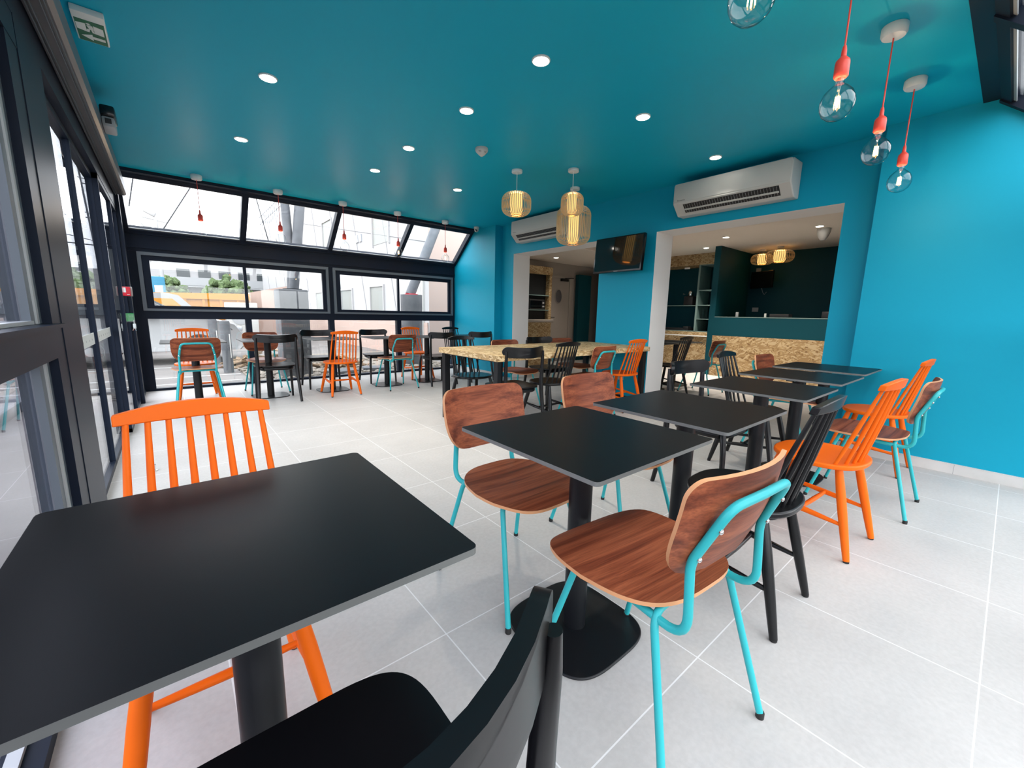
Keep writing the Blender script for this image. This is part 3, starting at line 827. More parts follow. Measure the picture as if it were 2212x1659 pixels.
def lamp(name, kind, loc, power, col, size=.09, spread=None, rot=None):
    l = bpy.data.lights.new(name, kind); l.energy = power; l.color = col
    if kind == 'AREA':
        l.shape = 'DISK'; l.size = size
        if spread: l.spread = R(spread)
    elif kind == 'POINT': l.shadow_soft_size = size
    o = bpy.data.objects.new(name, l); o.location = loc; COL.objects.link(o)
    if rot: o.rotation_euler = rot
    return o
LEDW = 1.5
for (x, y, z, l) in allD:
    lamp('downlight_beam', 'AREA', (x, y, z - .014), LEDW if z > 2.6 else (7 if y < 5 else 1.6), (1, .90, .78), .085, 92)

# bare bulb pendants
def make_pendant():
    t = proto('pendant_lamp')    # origin at the ceiling
    b = MB(); b.lathe([(.052, 0), (.055, -.004), (.055, -.040), (.048, -.052), (.02, -.056), (.004, -.057)], n=32); b.build('ceiling_rose', 'lampwhite', t)
    b = MB(); b.tube([(0, 0, -.055), (0, 0, -.40)], .0034, 8); b.build('cord', 'red', t)
    b = MB(); b.lathe([(.006, -.385), (.009, -.40), (.010, -.425), (.024, -.440), (.026, -.45), (.026, -.500), (.021, -.506)], n=28); b.build('lamp_holder', 'red', t)
    pr = [(.0145, -.503), (.0150, -.520), (.020, -.532), (.036, -.545), (.052, -.563), (.0615, -.588), (.0630, -.604), (.060, -.624), (.050, -.646), (.032, -.662), (.014, -.669), (.001, -.670)]
    b = MB(); b.lathe(pr, n=36, cap=False); g_ = b.build('glass_globe', 'bulb', t)
    b = MB(); b.lathe([(.009, -.505), (.008, -.53), (.0035, -.552), (.0025, -.575), (.001, -.576)], n=12); b.build('glass_stem', 'bulb', g_)
    for i in range(4):
        a = i * PI / 2 + .5; 
        b = MB(); b.tube([(.0075 * math.cos(a), .0075 * math.sin(a), -.576), (.010 * math.cos(a), .010 * math.sin(a), -.622)], .0017, 6); b.build('filament', 'filament', g_)
    b = MB()
    for i in range(4):
        a = i * PI / 2 + .5; b.tube([(0, 0, -.572), (.0075 * math.cos(a), .0075 * math.sin(a), -.577)], .0006, 5)
    b.build('support_wire', 'chrome', g_)
    return t
PD = make_pendant()
PDS = [(.38, 6.243, 'bare globe bulb pendant by the far windows, leftmost'), (1.212, 6.243, 'bare globe bulb pendant by the far windows, second from left'), (2.018, 6.243, 'bare globe bulb pendant by the far windows, third from left'),
       (2.83, 6.243, 'bare globe bulb pendant by the far windows, fourth from left'), (3.667, 6.25, 'bare globe bulb pendant by the far windows nearest the blue end wall'),
       (1.37, .612, 'bare globe bulb cut off at the top edge of the photo'), (2.262, .612, 'large bare globe bulb on red cord, its ceiling rose out of frame'),
       (3.03, .612, 'bare globe bulb on red cord with its white ceiling rose, middle of the right group'), (3.76, .615, 'bare globe bulb on red cord, lowest and farthest of the right group')]
for (x, y, l) in PDS[1:]: place(PD, False, (x, y, ZC), 0, l, 'pendant lamp')
place(PD, True, (PDS[0][0], PDS[0][1], ZC), 0, PDS[0][2], 'pendant lamp')
for (x, y, l) in PDS: lamp('bulb_glow', 'POINT', (x, y, ZC - .60), (1.8 if y < 1 else 1.0), (1, .72, .42), .004)

# bamboo lanterns
def bamboo(name, x, y, z, drop, Rr, h, label, inner=.42, ns=44, zc=None):
    t = thing(name, label, 'pendant lamp', (x, y, z))
    b = MB(); b.lathe([(.055, 0), (.057, -.003), (.057, -.024), (.054, -.028), (.003, -.029)], n=32); b.build('ceiling_rose', 'lampwhite', t)
    if drop > .04:
        b = MB(); b.tube([(0, 0, -.026), (0, 0, -drop - .03)], .0038, 8); b.build('cord', 'lampwhite', t)
    b = MB(); c = min(.45 * h, .36 * Rr + .03)
    def prof(k):      # slat profile from top ring to bottom ring
        pts = []
        for i in range(7): a = R(90 - 90 * i / 6); pts.append((Rr - c + c * math.cos(a) if True else 0, -drop - c + c * math.sin(a)))
        for i in range(7): a = R(0 - 90 * i / 6); pts.append((Rr - c + c * math.cos(a), -drop - h + c + c * math.sin(a)))
        return [(Rr * .34, -drop + .002)] + pts + [(Rr * .34, -drop - h - .002)]
    pf = prof(0)
    bt, bb = MB(), MB()
    for i in range(ns):
        a = 2 * PI * i / ns; ca, sa = math.cos(a), math.sin(a); w = .0037; th = .0017
        rows = []
        for j, (r, zz) in enumerate(pf):
            ww = w * (.7 if j in (0, len(pf) - 1) else 1)
            P = [(r + dr, dt, zz) for dr, dt in ((-th, -ww), (th, -ww), (th, ww), (-th, ww))]
            rows.append([(p[0] * ca - p[1] * sa, p[0] * sa + p[1] * ca, p[2]) for p in P])
        cut = len(pf) // 2
        for bb_, rs in ((bt, rows[:5]), (bb, rows[4:])):
            V = [[bb_.bm.verts.new(p) for p in r] for r in rs]
            for A, B in zip(V, V[1:]):
                for q in range(4): bb_.bm.faces.new([A[q], A[(q + 1) % 4], B[(q + 1) % 4], B[q]])
    cage = bb.build('bamboo_cage', 'bamboo', t, smooth=0)
    for rr_, zz in ((Rr * .34, -drop - h),):
        k = MB(); k.tube([(rr_ * math.cos(2 * PI * i / 40), rr_ * math.sin(2 * PI * i / 40), zz) for i in range(40)], .0028, 6, closed=True); k.build('hoop_ring', 'bamboo', cage)
    capo = bt.build('white_slat_top', 'lampwhite', t, smooth=0)
    k = MB(); k.tube([((Rr * .34) * math.cos(2 * PI * i / 40), (Rr * .34) * math.sin(2 * PI * i / 40), -drop) for i in range(40)], .0028, 6, closed=True)
    k.lathe([(Rr * .34, -drop - .001), (Rr * .34, -drop + .002), (.01, -drop + .003)], n=30); k.build('top_ring', 'lampwhite', capo)
    ri = Rr * inner
    b = MB(); b.lathe([(ri * .9, -drop - .02), (ri, -drop - .04), (ri, -drop - h + .035), (ri * .85, -drop - h + .012)], n=32, cap=False); b.build('inner_shade', 'fabric', t)
    b = MB(); b.lathe([(.008, -drop - h * .25), (.022, -drop - h * .38), (.030, -drop - h * .55), (.022, -drop - h * .66), (.002, -drop - h * .7)], n=20); b.build('light_bulb', 'warm', t)
    lamp('lantern_glow', 'POINT', (x, y, z - drop - h * .55), 4.5, (1, .74, .42), .03)
bamboo('bamboo_lantern', 2.985, 3.59, ZC, .225, .158, .235, 'round bamboo slat lantern on its own, left of the other two')
bamboo('bamboo_lantern', 3.40, 3.165, ZC, .235, .118, .225, 'smaller bamboo slat lantern hanging in front of the tall one')
bamboo('bamboo_lantern', 3.885, 3.58, ZC, .215, .205, .435, 'tall bamboo slat lantern before the blue wall above the television', inner=.32, ns=54)
bamboo('bamboo_lantern', 9.12, 3.05, 2.5, .07, .24, .22, 'wide bamboo lantern in the dark bar, nearer of the pair', ns=44)
bamboo('bamboo_lantern', 9.3, 3.42, 2.5, .09, .2, .20, 'bamboo lantern in the dark bar half hidden behind the wide one', ns=40)

# smoke detector and cameras
t = thing('smoke_detector', 'white cone-shaped smoke detector on the teal ceiling', 'smoke detector', (2.37, 3.37, ZC))
b = MB(); b.lathe([(.058, 0), (.060, -.018), (.055, -.03), (.03, -.055), (.010, -.070), (.002, -.071)], n=32); b.build('detector_body', 'plastic', t)
b = MB()
for a0 in (200, 265, 330):
    for z, r in ((-.037, .050), (-.043, .043)):
        b.tube([(r * math.cos(R(a0 + k * 6)), r * math.sin(R(a0 + k * 6)), z) for k in range(6)], .0012, 5)
b.build('air_slot', 'slot', t)
t = thing('dome_camera', 'small white ball security camera in the far ceiling corner', 'camera', (4.33, 6.30, ZC))
b = MB(); b.lathe([(.045, 0), (.047, -.02), (.042, -.03), (.03, -.032)], n=24); b.build('camera_mount', 'plastic', t)
b = MB(); b.lathe([(.001, -.085), (.02, -.082), (.034, -.068), (.040, -.05), (.038, -.03), (.03, -.018)], n=24); o = b.build('camera_ball', 'plastic', t)
b = MB(); b.lathe([(.001, 0), (.020, 0), (.024, .004), (.024, .012)], n=20, mtx=Matrix.Translation((-.022, -.034, -.062)) @ Matrix.Rotation(R(-55), 4, 'Z') @ Matrix.Rotation(R(-115), 4, 'Y') @ Matrix.Translation((0, 0, -.004))); b.build('camera_lens', 'slot', t)
t = thing('dome_sensor', 'white cone sensor on the back room ceiling beside a downlight', 'sensor', (7.80, 2.05, 2.5))
b = MB(); b.lathe([(.09, 0), (.085, -.06), (.06, -.13), (.03, -.17), (.002, -.175)], n=28); b.build('sensor_body', 'plastic', t)

# ------------------------------------------------------------------ air conditioners
def make_ac():
    t = proto('air_conditioner')   # local: x depth toward -x, y width, origin at wall bottom centre ; width 1.13
    W = .565
    prof = [(0, .0), (-.12, .0), (-.232, .108), (-.236, .125), (-.235, .30), (-.215, .318), (0, .322)]
    b = MB(); b.prism([(x, z) for x, z in prof], 'y', -W, W)
    o = b.build('body', 'plastic', t, smooth=30); bv = o.modifiers.new('bevel', 'BEVEL'); bv.width = .010; bv.segments = 3; bv.limit_method = 'ANGLE'; bv.angle_limit = R(40)
    b = MB(); b.rbox(-.2405, -.20, -W + .012, W - .012, .122, .314, .006); b.build('front_panel', 'plastic', t)
    # outlet slot along the lower slanted face
    d = Vector((-.232 + .12, 0, .108)); L = d.length; dn = d.normalized(); nn = Vector((-dn.z, 0, dn.x))
    if nn.z > 0: nn = -nn
    ms = Matrix(((dn.x, 0, nn.x, -.12), (0, 1, 0, 0), (dn.z, 0, nn.z, 0), (0, 0, 0, 1)))
    b = MB(); b.box(.028, .142, -W + .10, W - .11, -.004, .003, mtx=ms); s_ = b.build('air_outlet', 'slot', t, smooth=0)
    b = MB(); b.rbox(.074, .092, -W + .105, W - .115, .006, .011, .001, mtx=ms); b.rbox(.028, .038, -W + .10, W - .11, .002, .006, .001, mtx=ms); b.build('louvre', 'plastic', t)
    b = MB()
    for k in range(34):
        y = -W + .12 + k * (2 * W - .25) / 33; b.box(.040, .138, y, y + .002, .003, .005, mtx=ms)
    b.build('vane', 'greyp', t, smooth=0)
    b = MB(); b.rbox(-.05, 0, W - .10, W - .0, .318, .345, .004); b.build('pipe_bracket', 'plastic', t)
    return t
AC = make_ac()
def ac_text(o):
    c = bpy.data.curves.new('brand_mark', 'FONT'); c.body = 'Panasonic'; c.size = .022; c.align_x = 'CENTER'
    dg = bpy.data.objects.new('brand_mark', c); COL.objects.link(dg)
    me = bpy.data.meshes.new_from_object(dg); bpy.data.objects.remove(dg)
    m = bpy.data.objects.new('lettering', me); COL.objects.link(m); me.materials.append(M['slot'])
    m.parent = o; m.location = (-.2415, .47, .134); m.rotation_euler = (R(90), 0, R(-90))
ac_text(AC)
place(AC, False, (XO, 4.83, 2.272), 0, 'white air conditioner behind the bamboo lanterns', 'air conditioner', None)
place(AC, True, (XO, 2.015, 2.232), 0, 'large white air conditioner above the right opening', 'air conditioner', None)

# ------------------------------------------------------------------ television
t = thing('television', 'black flat television on a wall bracket above the blue pillar', 'television', (4.47, 3.32, 1.895), 0)
mx = Matrix.Rotation(R(6), 4, 'Y')
b = MB(); b.rbox(-.03, .02, -.365, .365, -.222, .222, .006, mtx=mx); b.build('bezel', 'bezel', t)
b = MB(); b.box(-.0315, -.0300, -.348, .348, -.200, .206, mtx=mx); b.build('screen', 'screen', t, smooth=0)
b = MB(); b.box(-.0312, -.0302, -.03, .03, -.216, -.210, mtx=mx); b.build('maker_mark', 'greyp', t, smooth=0)
b = MB(); b.rbox(.02, .15, -.05, .05, -.05, .05, .005); b.rbox(.125, .15, -.12, .12, -.12, .12, .004); b.build('wall_bracket', 'steel', t)

# ------------------------------------------------------------------ back room
BZ = 2.5
b = MB(); b.box(4.99, 9.95, .3, 5.3, BZ, BZ + .1); b.box(4.99, 9.95, 5.3, 7.3, 2.35, BZ + .1); struct(b.build('ceiling_back_room', 'backceil', smooth=0))
b = MB(); b.box(9.75, 9.9, .3, 7.3, 0, BZ); struct(b.build('wall_back', 'darkteal', smooth=0))
b = MB(); b.box(4.99, 9.9, 7.15, 7.29, 0, BZ); struct(b.build('wall_back_left', 'door', smooth=0))
b = MB(); b.box(4.99, 9.9, .2, .35, 0, BZ); struct(b.build('wall_back_right', 'darkteal', smooth=0))
b = MB(); b.box(8.30, 9.75, 3.79, 3.905, 0, BZ); struct(b.build('wall_partition', 'darkteal', smooth=0))
b = MB(); b.box(4.99, 5.0, .35, 1.09, 0, BZ); struct(b.build('trim_4', 'darkteal', smooth=0))
# bar
t = thing('bar_counter', 'dark teal bar front with chipboard lower panel in the back room', 'bar counter', (8.30, 2.1, 0))
b = MB(); b.box(0, .12, -1.75, 1.69, .79, 1.145); b.build('upper_front', 'darkteal', t, smooth=0)
b = MB(); b.box(-.012, .12, -1.75, 1.69, .0, .79); b.build('lower_panel', 'osbd', t, smooth=0)
b = MB(); b.box(-.005, .30, -1.75, 1.69, 1.145, 1.16); b.build('ledge', 'tealedge', t, smooth=0)
def small(name, label, cat, loc, sz, m, part):
    t = thing(name, label, cat, loc); b = MB(); b.rbox(-sz[0] / 2, sz[0] / 2, -sz[1] / 2, sz[1] / 2, 0, sz[2], min(sz) * .12); b.build(part, m, t); return t
small('sugar_box', 'grey upright box on the bar ledge beside the partition', 'box', (8.42, 3.42, 1.16), (.04, .05, .09), 'greyp', 'box_body')
small('card_holder', 'small white card holder on the bar ledge', 'card holder', (8.42, 2.93, 1.16), (.02, .035, .07), 'signw', 'holder_body')
small('till_drawer', 'low black box behind the bar ledge', 'cash drawer', (8.42, 2.68, 1.16), (.2, .30, .06), 'slot', 'drawer_body')
small('payment_terminal', 'black device at the right end of the bar ledge', 'card terminal', (8.42, 2.0, 1.16), (.1, .14, .11), 'slot', 'terminal_body')
t = thing('monitor', 'dark monitor on a bracket in the corner of the bar', 'monitor', (9.5, 3.45, 1.93), -25)
b = MB(); b.rbox(-.02, .02, -.27, .27, -.17, .17, .005); b.build('bezel', 'bezel', t)
b = MB(); b.box(-.022, -.0205, -.25, .25, -.15, .15); b.build('screen', 'screen', t, smooth=0)
b = MB(); b.tube([(.02, 0, 0), (.16, 0, 0)], .02, 10); b.build('wall_bracket', 'steel', t)
b = MB(); b.tube([(.03, .02, -.16), (.06, .0, -.26), (.05, -.05, -.30), (.06, -.09, -.25)], .005, 6); b.build('cable', 'greyp', t)
small('wifi_box', 'small pale box on the dark wall above the bar monitor', 'box', (9.735, 3.62, 2.12), (.025, .09, .07), 'greyp', 'box_body')
small('bar_socket', 'pale wall socket below the bar monitor', 'socket', (9.738, 3.60, 1.28), (.02, .12, .09), 'greyp', 'socket_plate')

# shelf wall, left of the partition (front plane x=9.0)
t = thing('shelf_cabinet', 'chipboard-topped wall cabinet with dark niches and open shelves', 'cabinet', (9.0, 4.6, 0))
b = MB(); b.box(0, .6, -.695, 1.0, 2.265, BZ); b.build('header_panel', 'osbd', t, smooth=0)
b = MB(); b.box(.0, .6, -.695, 1.0, .0, .725); b.build('base_panel', 'osbd', t, smooth=0)
b = MB(); b.box(.0, .6, -.695, 1.0, .745, .82); b.build('upstand', 'osbd', t, smooth=0)
b = MB(); b.box(-.06, .6, -.695, 1.0, .722, .745); b.build('worktop', 'lampwhite', t, smooth=0)
b = MB(); b.box(.55, .6, -.695, 1.0, .82, 2.265); b.build('back_board', 'darkteal', t, smooth=0)
b = MB(); b.box(.0, .5, -.09, -.05, .82, 2.265); b.box(0, .5, .98, 1.0, .82, 2.265); b.box(0, .5, -.695, -.05, 2.25, 2.265); b.box(0, .5, -.695, 1, .82, .835); b.build('upright', 'tealedge', t, smooth=0)
for z in (1.10, 1.40, 1.72):
    b = MB(); b.box(.0, .5, -.695, -.09, z - .008, z + .008); b.build('shelf', 'tealedge', t, smooth=0)
b = MB(); b.box(.05, .5, -.05, .98, 1.39, 1.405); b.build('shelf', 'tealedge', t, smooth=0)
t = thing('coffee_machine', 'black coffee machine on the niche shelf of the back room', 'coffee machine', (9.2, 4.78, 1.405))
b = MB(); b.rbox(-.12, .12, -.11, .11, 0, .20, .02); b.build('machine_body', 'slot', t)
b = MB(); b.lathe([(.05, .2), (.06, .23), (.05, .30), (.03, .32)], -.02, .0, n=14); b.build('steel_head', 'chrome', t)
b = MB(); b.tube([(-.12, .08, .24), (-.16, .1, .25)], .012, 8); b.build('steam_knob', 'chrome', t)
for k in range(3):
    t = thing('glass_stack', 'stack of clear glasses on the open shelf, %s' % ('left of three', 'middle of three', 'right of three')[k], 'glasses', (9.12, 4.43 - .09 * k, 1.108))
    b = MB(); b.lathe([(.025, 0), (.032, .08), (.027, .082), (.033, .16), (.028, .162), (.033, .22)], n=14, cap=False); b.build('glass', 'bulb', t)
small('shelf_bin', 'small brown bin on the lowest open shelf', 'box', (9.15, 4.22, .835), (.12, .12, .17), 'osbd', 'bin_body')
t = thing('slicer', 'low black appliance at the bottom of the back room niche', 'appliance', (9.25, 4.85, .82))
b = MB(); b.rbox(-.15, .15, -.12, .5, 0, .07, .01); b.rbox(-.16, 0, -.12, .0, .05, .11, .01, mi=1); b.build('appliance_body', ['slot', 'slot'], t)
small('cabinet_lamp', 'small white light under the cabinet header', 'light', (9.06, 4.85, 2.20), (.03, .12, .035), 'lampwhite', 'lamp_body')

# left part of the back room: door, tall cabinet, dark panel
d2 = bpy.data.objects.new('door_2', None); COL.objects.link(d2); struct(d2)
b = MB(); b.box(6.98, 7.64, 7.10, 7.14, 0, 2.0); o = b.build('door_leaf', 'door', d2, smooth=0)
b = MB(); b.tube([(7.28 + .115 * math.cos(2 * PI * i / 32), 7.095, 1.57 + .165 * math.sin(2 * PI * i / 32)) for i in range(32)], .012, 8, closed=True); b.build('porthole_ring', 'door', o)
b = MB(); b.prism([(7.28 + .112 * math.cos(2 * PI * i / 32), 1.57 + .16 * math.sin(2 * PI * i / 32)) for i in range(32)], 'y', 7.094, 7.099); b.build('porthole_glass', 'header', o)
b = MB(); b.tube([(7.04, 7.10, 1.07), (7.04, 7.05, 1.07), (7.12, 7.05, 1.07)], .009, 8); b.build('door_handle', 'knob', o)
b = MB(); b.box(7.33, 7.56, 7.04, 7.10, 1.93, 1.99); b.tube([(7.45, 7.05, 2.0), (7.75, 7.05, 2.02)], .008, 6); b.build('door_closer', 'knob', d2, smooth=0)
b = MB(); b.box(6.93, 6.98, 7.08, 7.14, 0, 2.05); b.box(7.64, 7.70, 7.08, 7.14, 0, 2.05); b.box(6.93, 7.70, 7.08, 7.14, 2.0, 2.05); b.build('door_frame', 'door', d2, smooth=0)
t = thing('tall_cabinet', 'tall dark cabinet with chipboard edges left of the porthole door', 'cabinet', (6.4, 6.95, 0))
b = MB(); b.box(-.75, .52, .0, .18, 2.03, 2.2); b.box(.42, .5, 0, .18, 0, 2.03); b.box(-.75, .5, 0, .18, .0, .72); b.build('edge_boards', 'osbd', t, smooth=0)
b = MB(); b.box(-.75, .42, .12, .18, .72, 2.03); b.build('dark_back', 'shade', t, smooth=0)
for z in (1.23, 1.56):
    b = MB(); b.box(-.75, .42, .0, .12, z - .008, z + .008); b.build('shelf', 'tealedge', t, smooth=0)
t = thing('microwave_oven', 'black microwave oven in the tall cabinet', 'microwave', (6.5, 6.99, 1.238))
b = MB(); b.rbox(-.27, .2, -.03, .08, 0, .23, .008); b.build('oven_body', 'slot', t)
b = MB(); b.box(-.25, .1, -.035, -.03, .03, .2); b.build('oven_door', 'screen', t, smooth=0)
b = MB(); b.box(.125, .18, -.034, -.03, .14, .17); b.box(.125, .18, -.034, -.03, .06, .09); b.build('control_keys', 'greyp', t, smooth=0)
t = thing('side_counter', 'wooden side counter in front of the tall cabinet', 'counter', (6.15, 6.75, 0))
b = MB(); b.rbox(-.6, .55, -.1, .15, .96, 1.02, .01); b.build('worktop', 'door', t)
b = MB(); b.box(-.6, .50, -.06, .15, 0, .96); b.build('counter_body', 'osbd', t, smooth=0)
t = thing('wall_panel', 'dark teal panel standing right of the porthole door', 'panel', (8.1, 7.0, 0))
b = MB(); b.box(-.22, .25, 0, .1, 0, 2.12); b.build('panel_board', 'darkteal', t, smooth=0)
t = thing('shelf_unit', 'chipboard shelf unit seen at the right of the left opening', 'shelf', (8.45, 6.3, 0))
b = MB(); b.box(-.05, .0, 0, .5, 0, 2.35); b.box(0, 1.0, 0.0, .5, 1.98, 2.35); b.box(0, 1.0, 0, .5, 0, .75); b.build('board_frame', 'osbd', t, smooth=0)
b = MB(); b.box(0, 1.0, .3, .5, .8, 1.98); b.build('dark_back', 'shade', t, smooth=0)
b = MB(); b.box(0, 1.0, -.03, .3, .75, .775); b.box(0, 1.0, 0, .3, 1.55, 1.565); b.build('shelf', 'tealedge', t, smooth=0)

# ------------------------------------------------------------------ outside
GZ = -.12
b = MB(); b.box(-60, 80, -50, 90, GZ - .2, GZ); struct(b.build('ground', 'asphalt', smooth=0))
b = MB(); b.box(-8, .9, 8.55, 8.63, GZ, GZ + .004); 
for y in (9.35, 11.0, 12.9): b.box(-9, .96, y, y + .09, GZ, GZ + .004)
for x in (-7.6, -5.1, -2.6): b.box(x, x + .1, 2, 8, GZ, GZ + .004)
tag(b.build('parking_lines', 'paint', smooth=0), 'white painted parking lines on the pale ground outside', 'road marking')
# gravel bed (uncountable)
random.seed(3)
b = MB()
def stone(x, y, s):
    q = bmesh.new(); bmesh.ops.create_icosphere(q, subdivisions=1, radius=1)
    m_ = Matrix.Translation((x, y, GZ + .015 + s * .3)) @ Matrix.Rotation(random.random() * 6, 4, 'Z') @ Matrix.Diagonal((s * random.uniform(.8, 1.6), s, s * .55, 1))
    b.merge(q, 0, m_)
b.box(1.0, 5.15, 7.45, 12.5, GZ, GZ + .02); b.box(-1.6, 1.0, 7.42, 7.95, GZ, GZ + .02); b.box(-1.4, -.5, -1.0, 1.6, GZ, GZ + .02)
for i in range(900): stone(random.uniform(1.0, 5.1), 7.5 + random.random() ** 1.5 * 3.5, random.uniform(.02, .07))
for i in range(220): stone(random.uniform(-1.6, 1.0), random.uniform(7.45, 7.95), random.uniform(.02, .045))
for i in range(420): stone(random.uniform(-1.3, -.52), random.uniform(-.6, 1.6), random.uniform(.02, .045))
tag(b.build('gravel', 'gravel', smooth=0), 'pale gravel and stones lying outside along the window walls', 'gravel', kind='stuff')
# concrete curb outside the left wall
b = MB(); b.rbox(-1.55, -1.43, -1, 7.9, GZ, .0, .01); tag(b.build('kerb', 'concrete'), 'grey concrete kerb outside the left glass wall', 'kerb')

# big white building: long face x=5.2, end face y=9.7
t = thing('apartment_block', 'white rendered building with pink base and slit windows outside the right windows', 'building', (5.2, 9.7, GZ))
h = 6.42
b = MB(); b.box(0, 10, 0, 24, 0, h, fm={'-y': 1}); o = b.build('wall', ['bldw', 'salmon'], t, smooth=0)
b = MB(); b.box(-.03, 0, .05, 24, 0, .98); b.build('base_band', 'pink', t, smooth=0)
winf = [(2.9, 3.95, 1.30, 2.02), (5.75, 6.95, 1.30, 2.0), (9.5, 10.5, 1.3, 2.0), (13.5, 14.4, 1.3, 2.0), (7.8, 9.0, 3.3, 4.75), (2.4, 3.6, 3.3, 4.75), (12.5, 13.6, 3.3, 4.75), (17, 18, 3.3, 4.75)]
for (y0, y1, z0, z1) in winf:
    b = MB(); b.box(-.012, .0, y0, y1, z0, z1, mi=0); b.box(-.05, 0, y0 - .06, y0, z0 - .06, z1 + .06, mi=1); b.box(-.05, 0, y1, y1 + .06, z0 - .06, z1 + .06, mi=1); b.box(-.05, 0, y0, y1, z1, z1 + .06, mi=1)
    b.build('window', ['bldwin', 'bldw'], t, smooth=0)
b = MB(); b.box(-.05, 0, .25, 1.1, .1, 2.15, mi=0); b.box(-.06, 0, .35, .72, .2, 2.05, mi=1); b.box(-.056, 0, .76, 1.02, .2, 2.05, mi=2); b.build('entrance_door', ['plastic', 'plastic', 'lens'], t, smooth=0)
b = MB()
for k in range(9):
    y = 1.6 + k * 2.4; b.tube([(-.006, y, 0), (-.006, y + 2.0, h)], .012, 4)
b.tube([(-.006, 0, 3.0), (-.006, 12, 5.2)], .012, 4); b.build('panel_joint', 'joint', t, smooth=0)
for (y, z) in ((4.6, 3.55), (1.9, 3.9)):
    b = MB()
    for dy in (0, .32): b.box(-.04, 0, y + dy, y + dy + .24, z, z + .24)
    b.build('vent_grille', 'lens', t, smooth=0)
b = MB()
for k in range(20): b.tube([(.05, 12 + k * .6, h), (.05, 12 + k * .6, h + .9)], .02, 5)
for z in (.45, .9): b.tube([(.05, 12, h + z), (.05, 24, h + z)], .02, 5)
b.build('roof_railing', 'galv', t, smooth=0)
b = MB(); b.tube([(2.4, -.06, 2.9), (2.5, -.06, 2.6)], .025, 8); b.build('wall_bracket_light', 'lampwhite', t)

# props on plinths
t = thing('support_prop', 'square grey concrete plinth with two steel props outside the third window', 'support column', (1.75, 8.52, GZ))
b = MB(); b.rbox(-.24, .24, -.24, .24, 0, 1.60, .02); b.build('plinth', 'concrete', t)
b = MB(); b.tube([(.02, .05, 1.60), (.05, .05, 2.0), (-.02, .05, 3.9)], .075, 16); b.build('steel_tube', 'galv', t)
b = MB(); b.tube([(.04, -.05, 1.60), (.33, -.05, 3.9)], .085, 16); b.build('steel_tube', 'galv', t)
b = MB(); b.lathe([(.16, 1.60), (.16, 1.62)], .03, 0, n=20); b.build('foot_plate', 'steel', t)
t = thing('support_prop', 'round grey concrete plinth with a leaning steel prop outside the fourth window', 'support column', (4.37, 9.0, GZ))
b = MB(); b.lathe([(.245, 0), (.245, 1.64)], n=40); b.build('plinth', 'concrete', t)
b = MB(); b.tube([(-.03, 0, 1.64), (.78, 0, 3.5)], .11, 20); b.build('steel_tube', 'galv', t)
b = MB(); b.lathe([(.15, 1.64), (.15, 1.66)], n=20); b.build('foot_plate', 'redp', t)
# wire braces in front of the sloped glass
b = MB(); b.tube([(-.05, 7.6, 2.02), (.62, 6.9, 3.1)], .008, 6); b.tube([(-.28, 7.5, 2.4), (-.1, 7.0, 3.1)], .008, 6); b.tube([(1.1, 7.2, 2.75), (1.33, 7.6, 2.0)], .007, 6)
tag(b.build('bracing_rods', 'galv'), 'thin steel bracing rods crossing outside the sloped glass', 'bracing')

# bollards
def make_bollard():
    t = proto('bollard')
    b = MB(); b.lathe([(.085, 0), (.085, .97), (.075, 1.0), (.03, 1.015), (.002, 1.016)], n=28); b.build('post', 'concrete', t)
    b = MB(); b.tube(fillet([(.05, -.08, .30), (.05, -.12, .30), (.05, -.12, .75), (.05, -.08, .75)], .02, 4), .008, 8); b.build('handle_bar', 'plastic', t)
    return t
BO = make_bollard()
place(BO, False, (.705, 11.2, GZ), 0, 'grey post outside in front of the white car, farther of the two', 'bollard')
place(BO, True, (.80, 9.7, GZ), 0, 'grey post outside in front of the white car, nearer of the two', 'bollard')

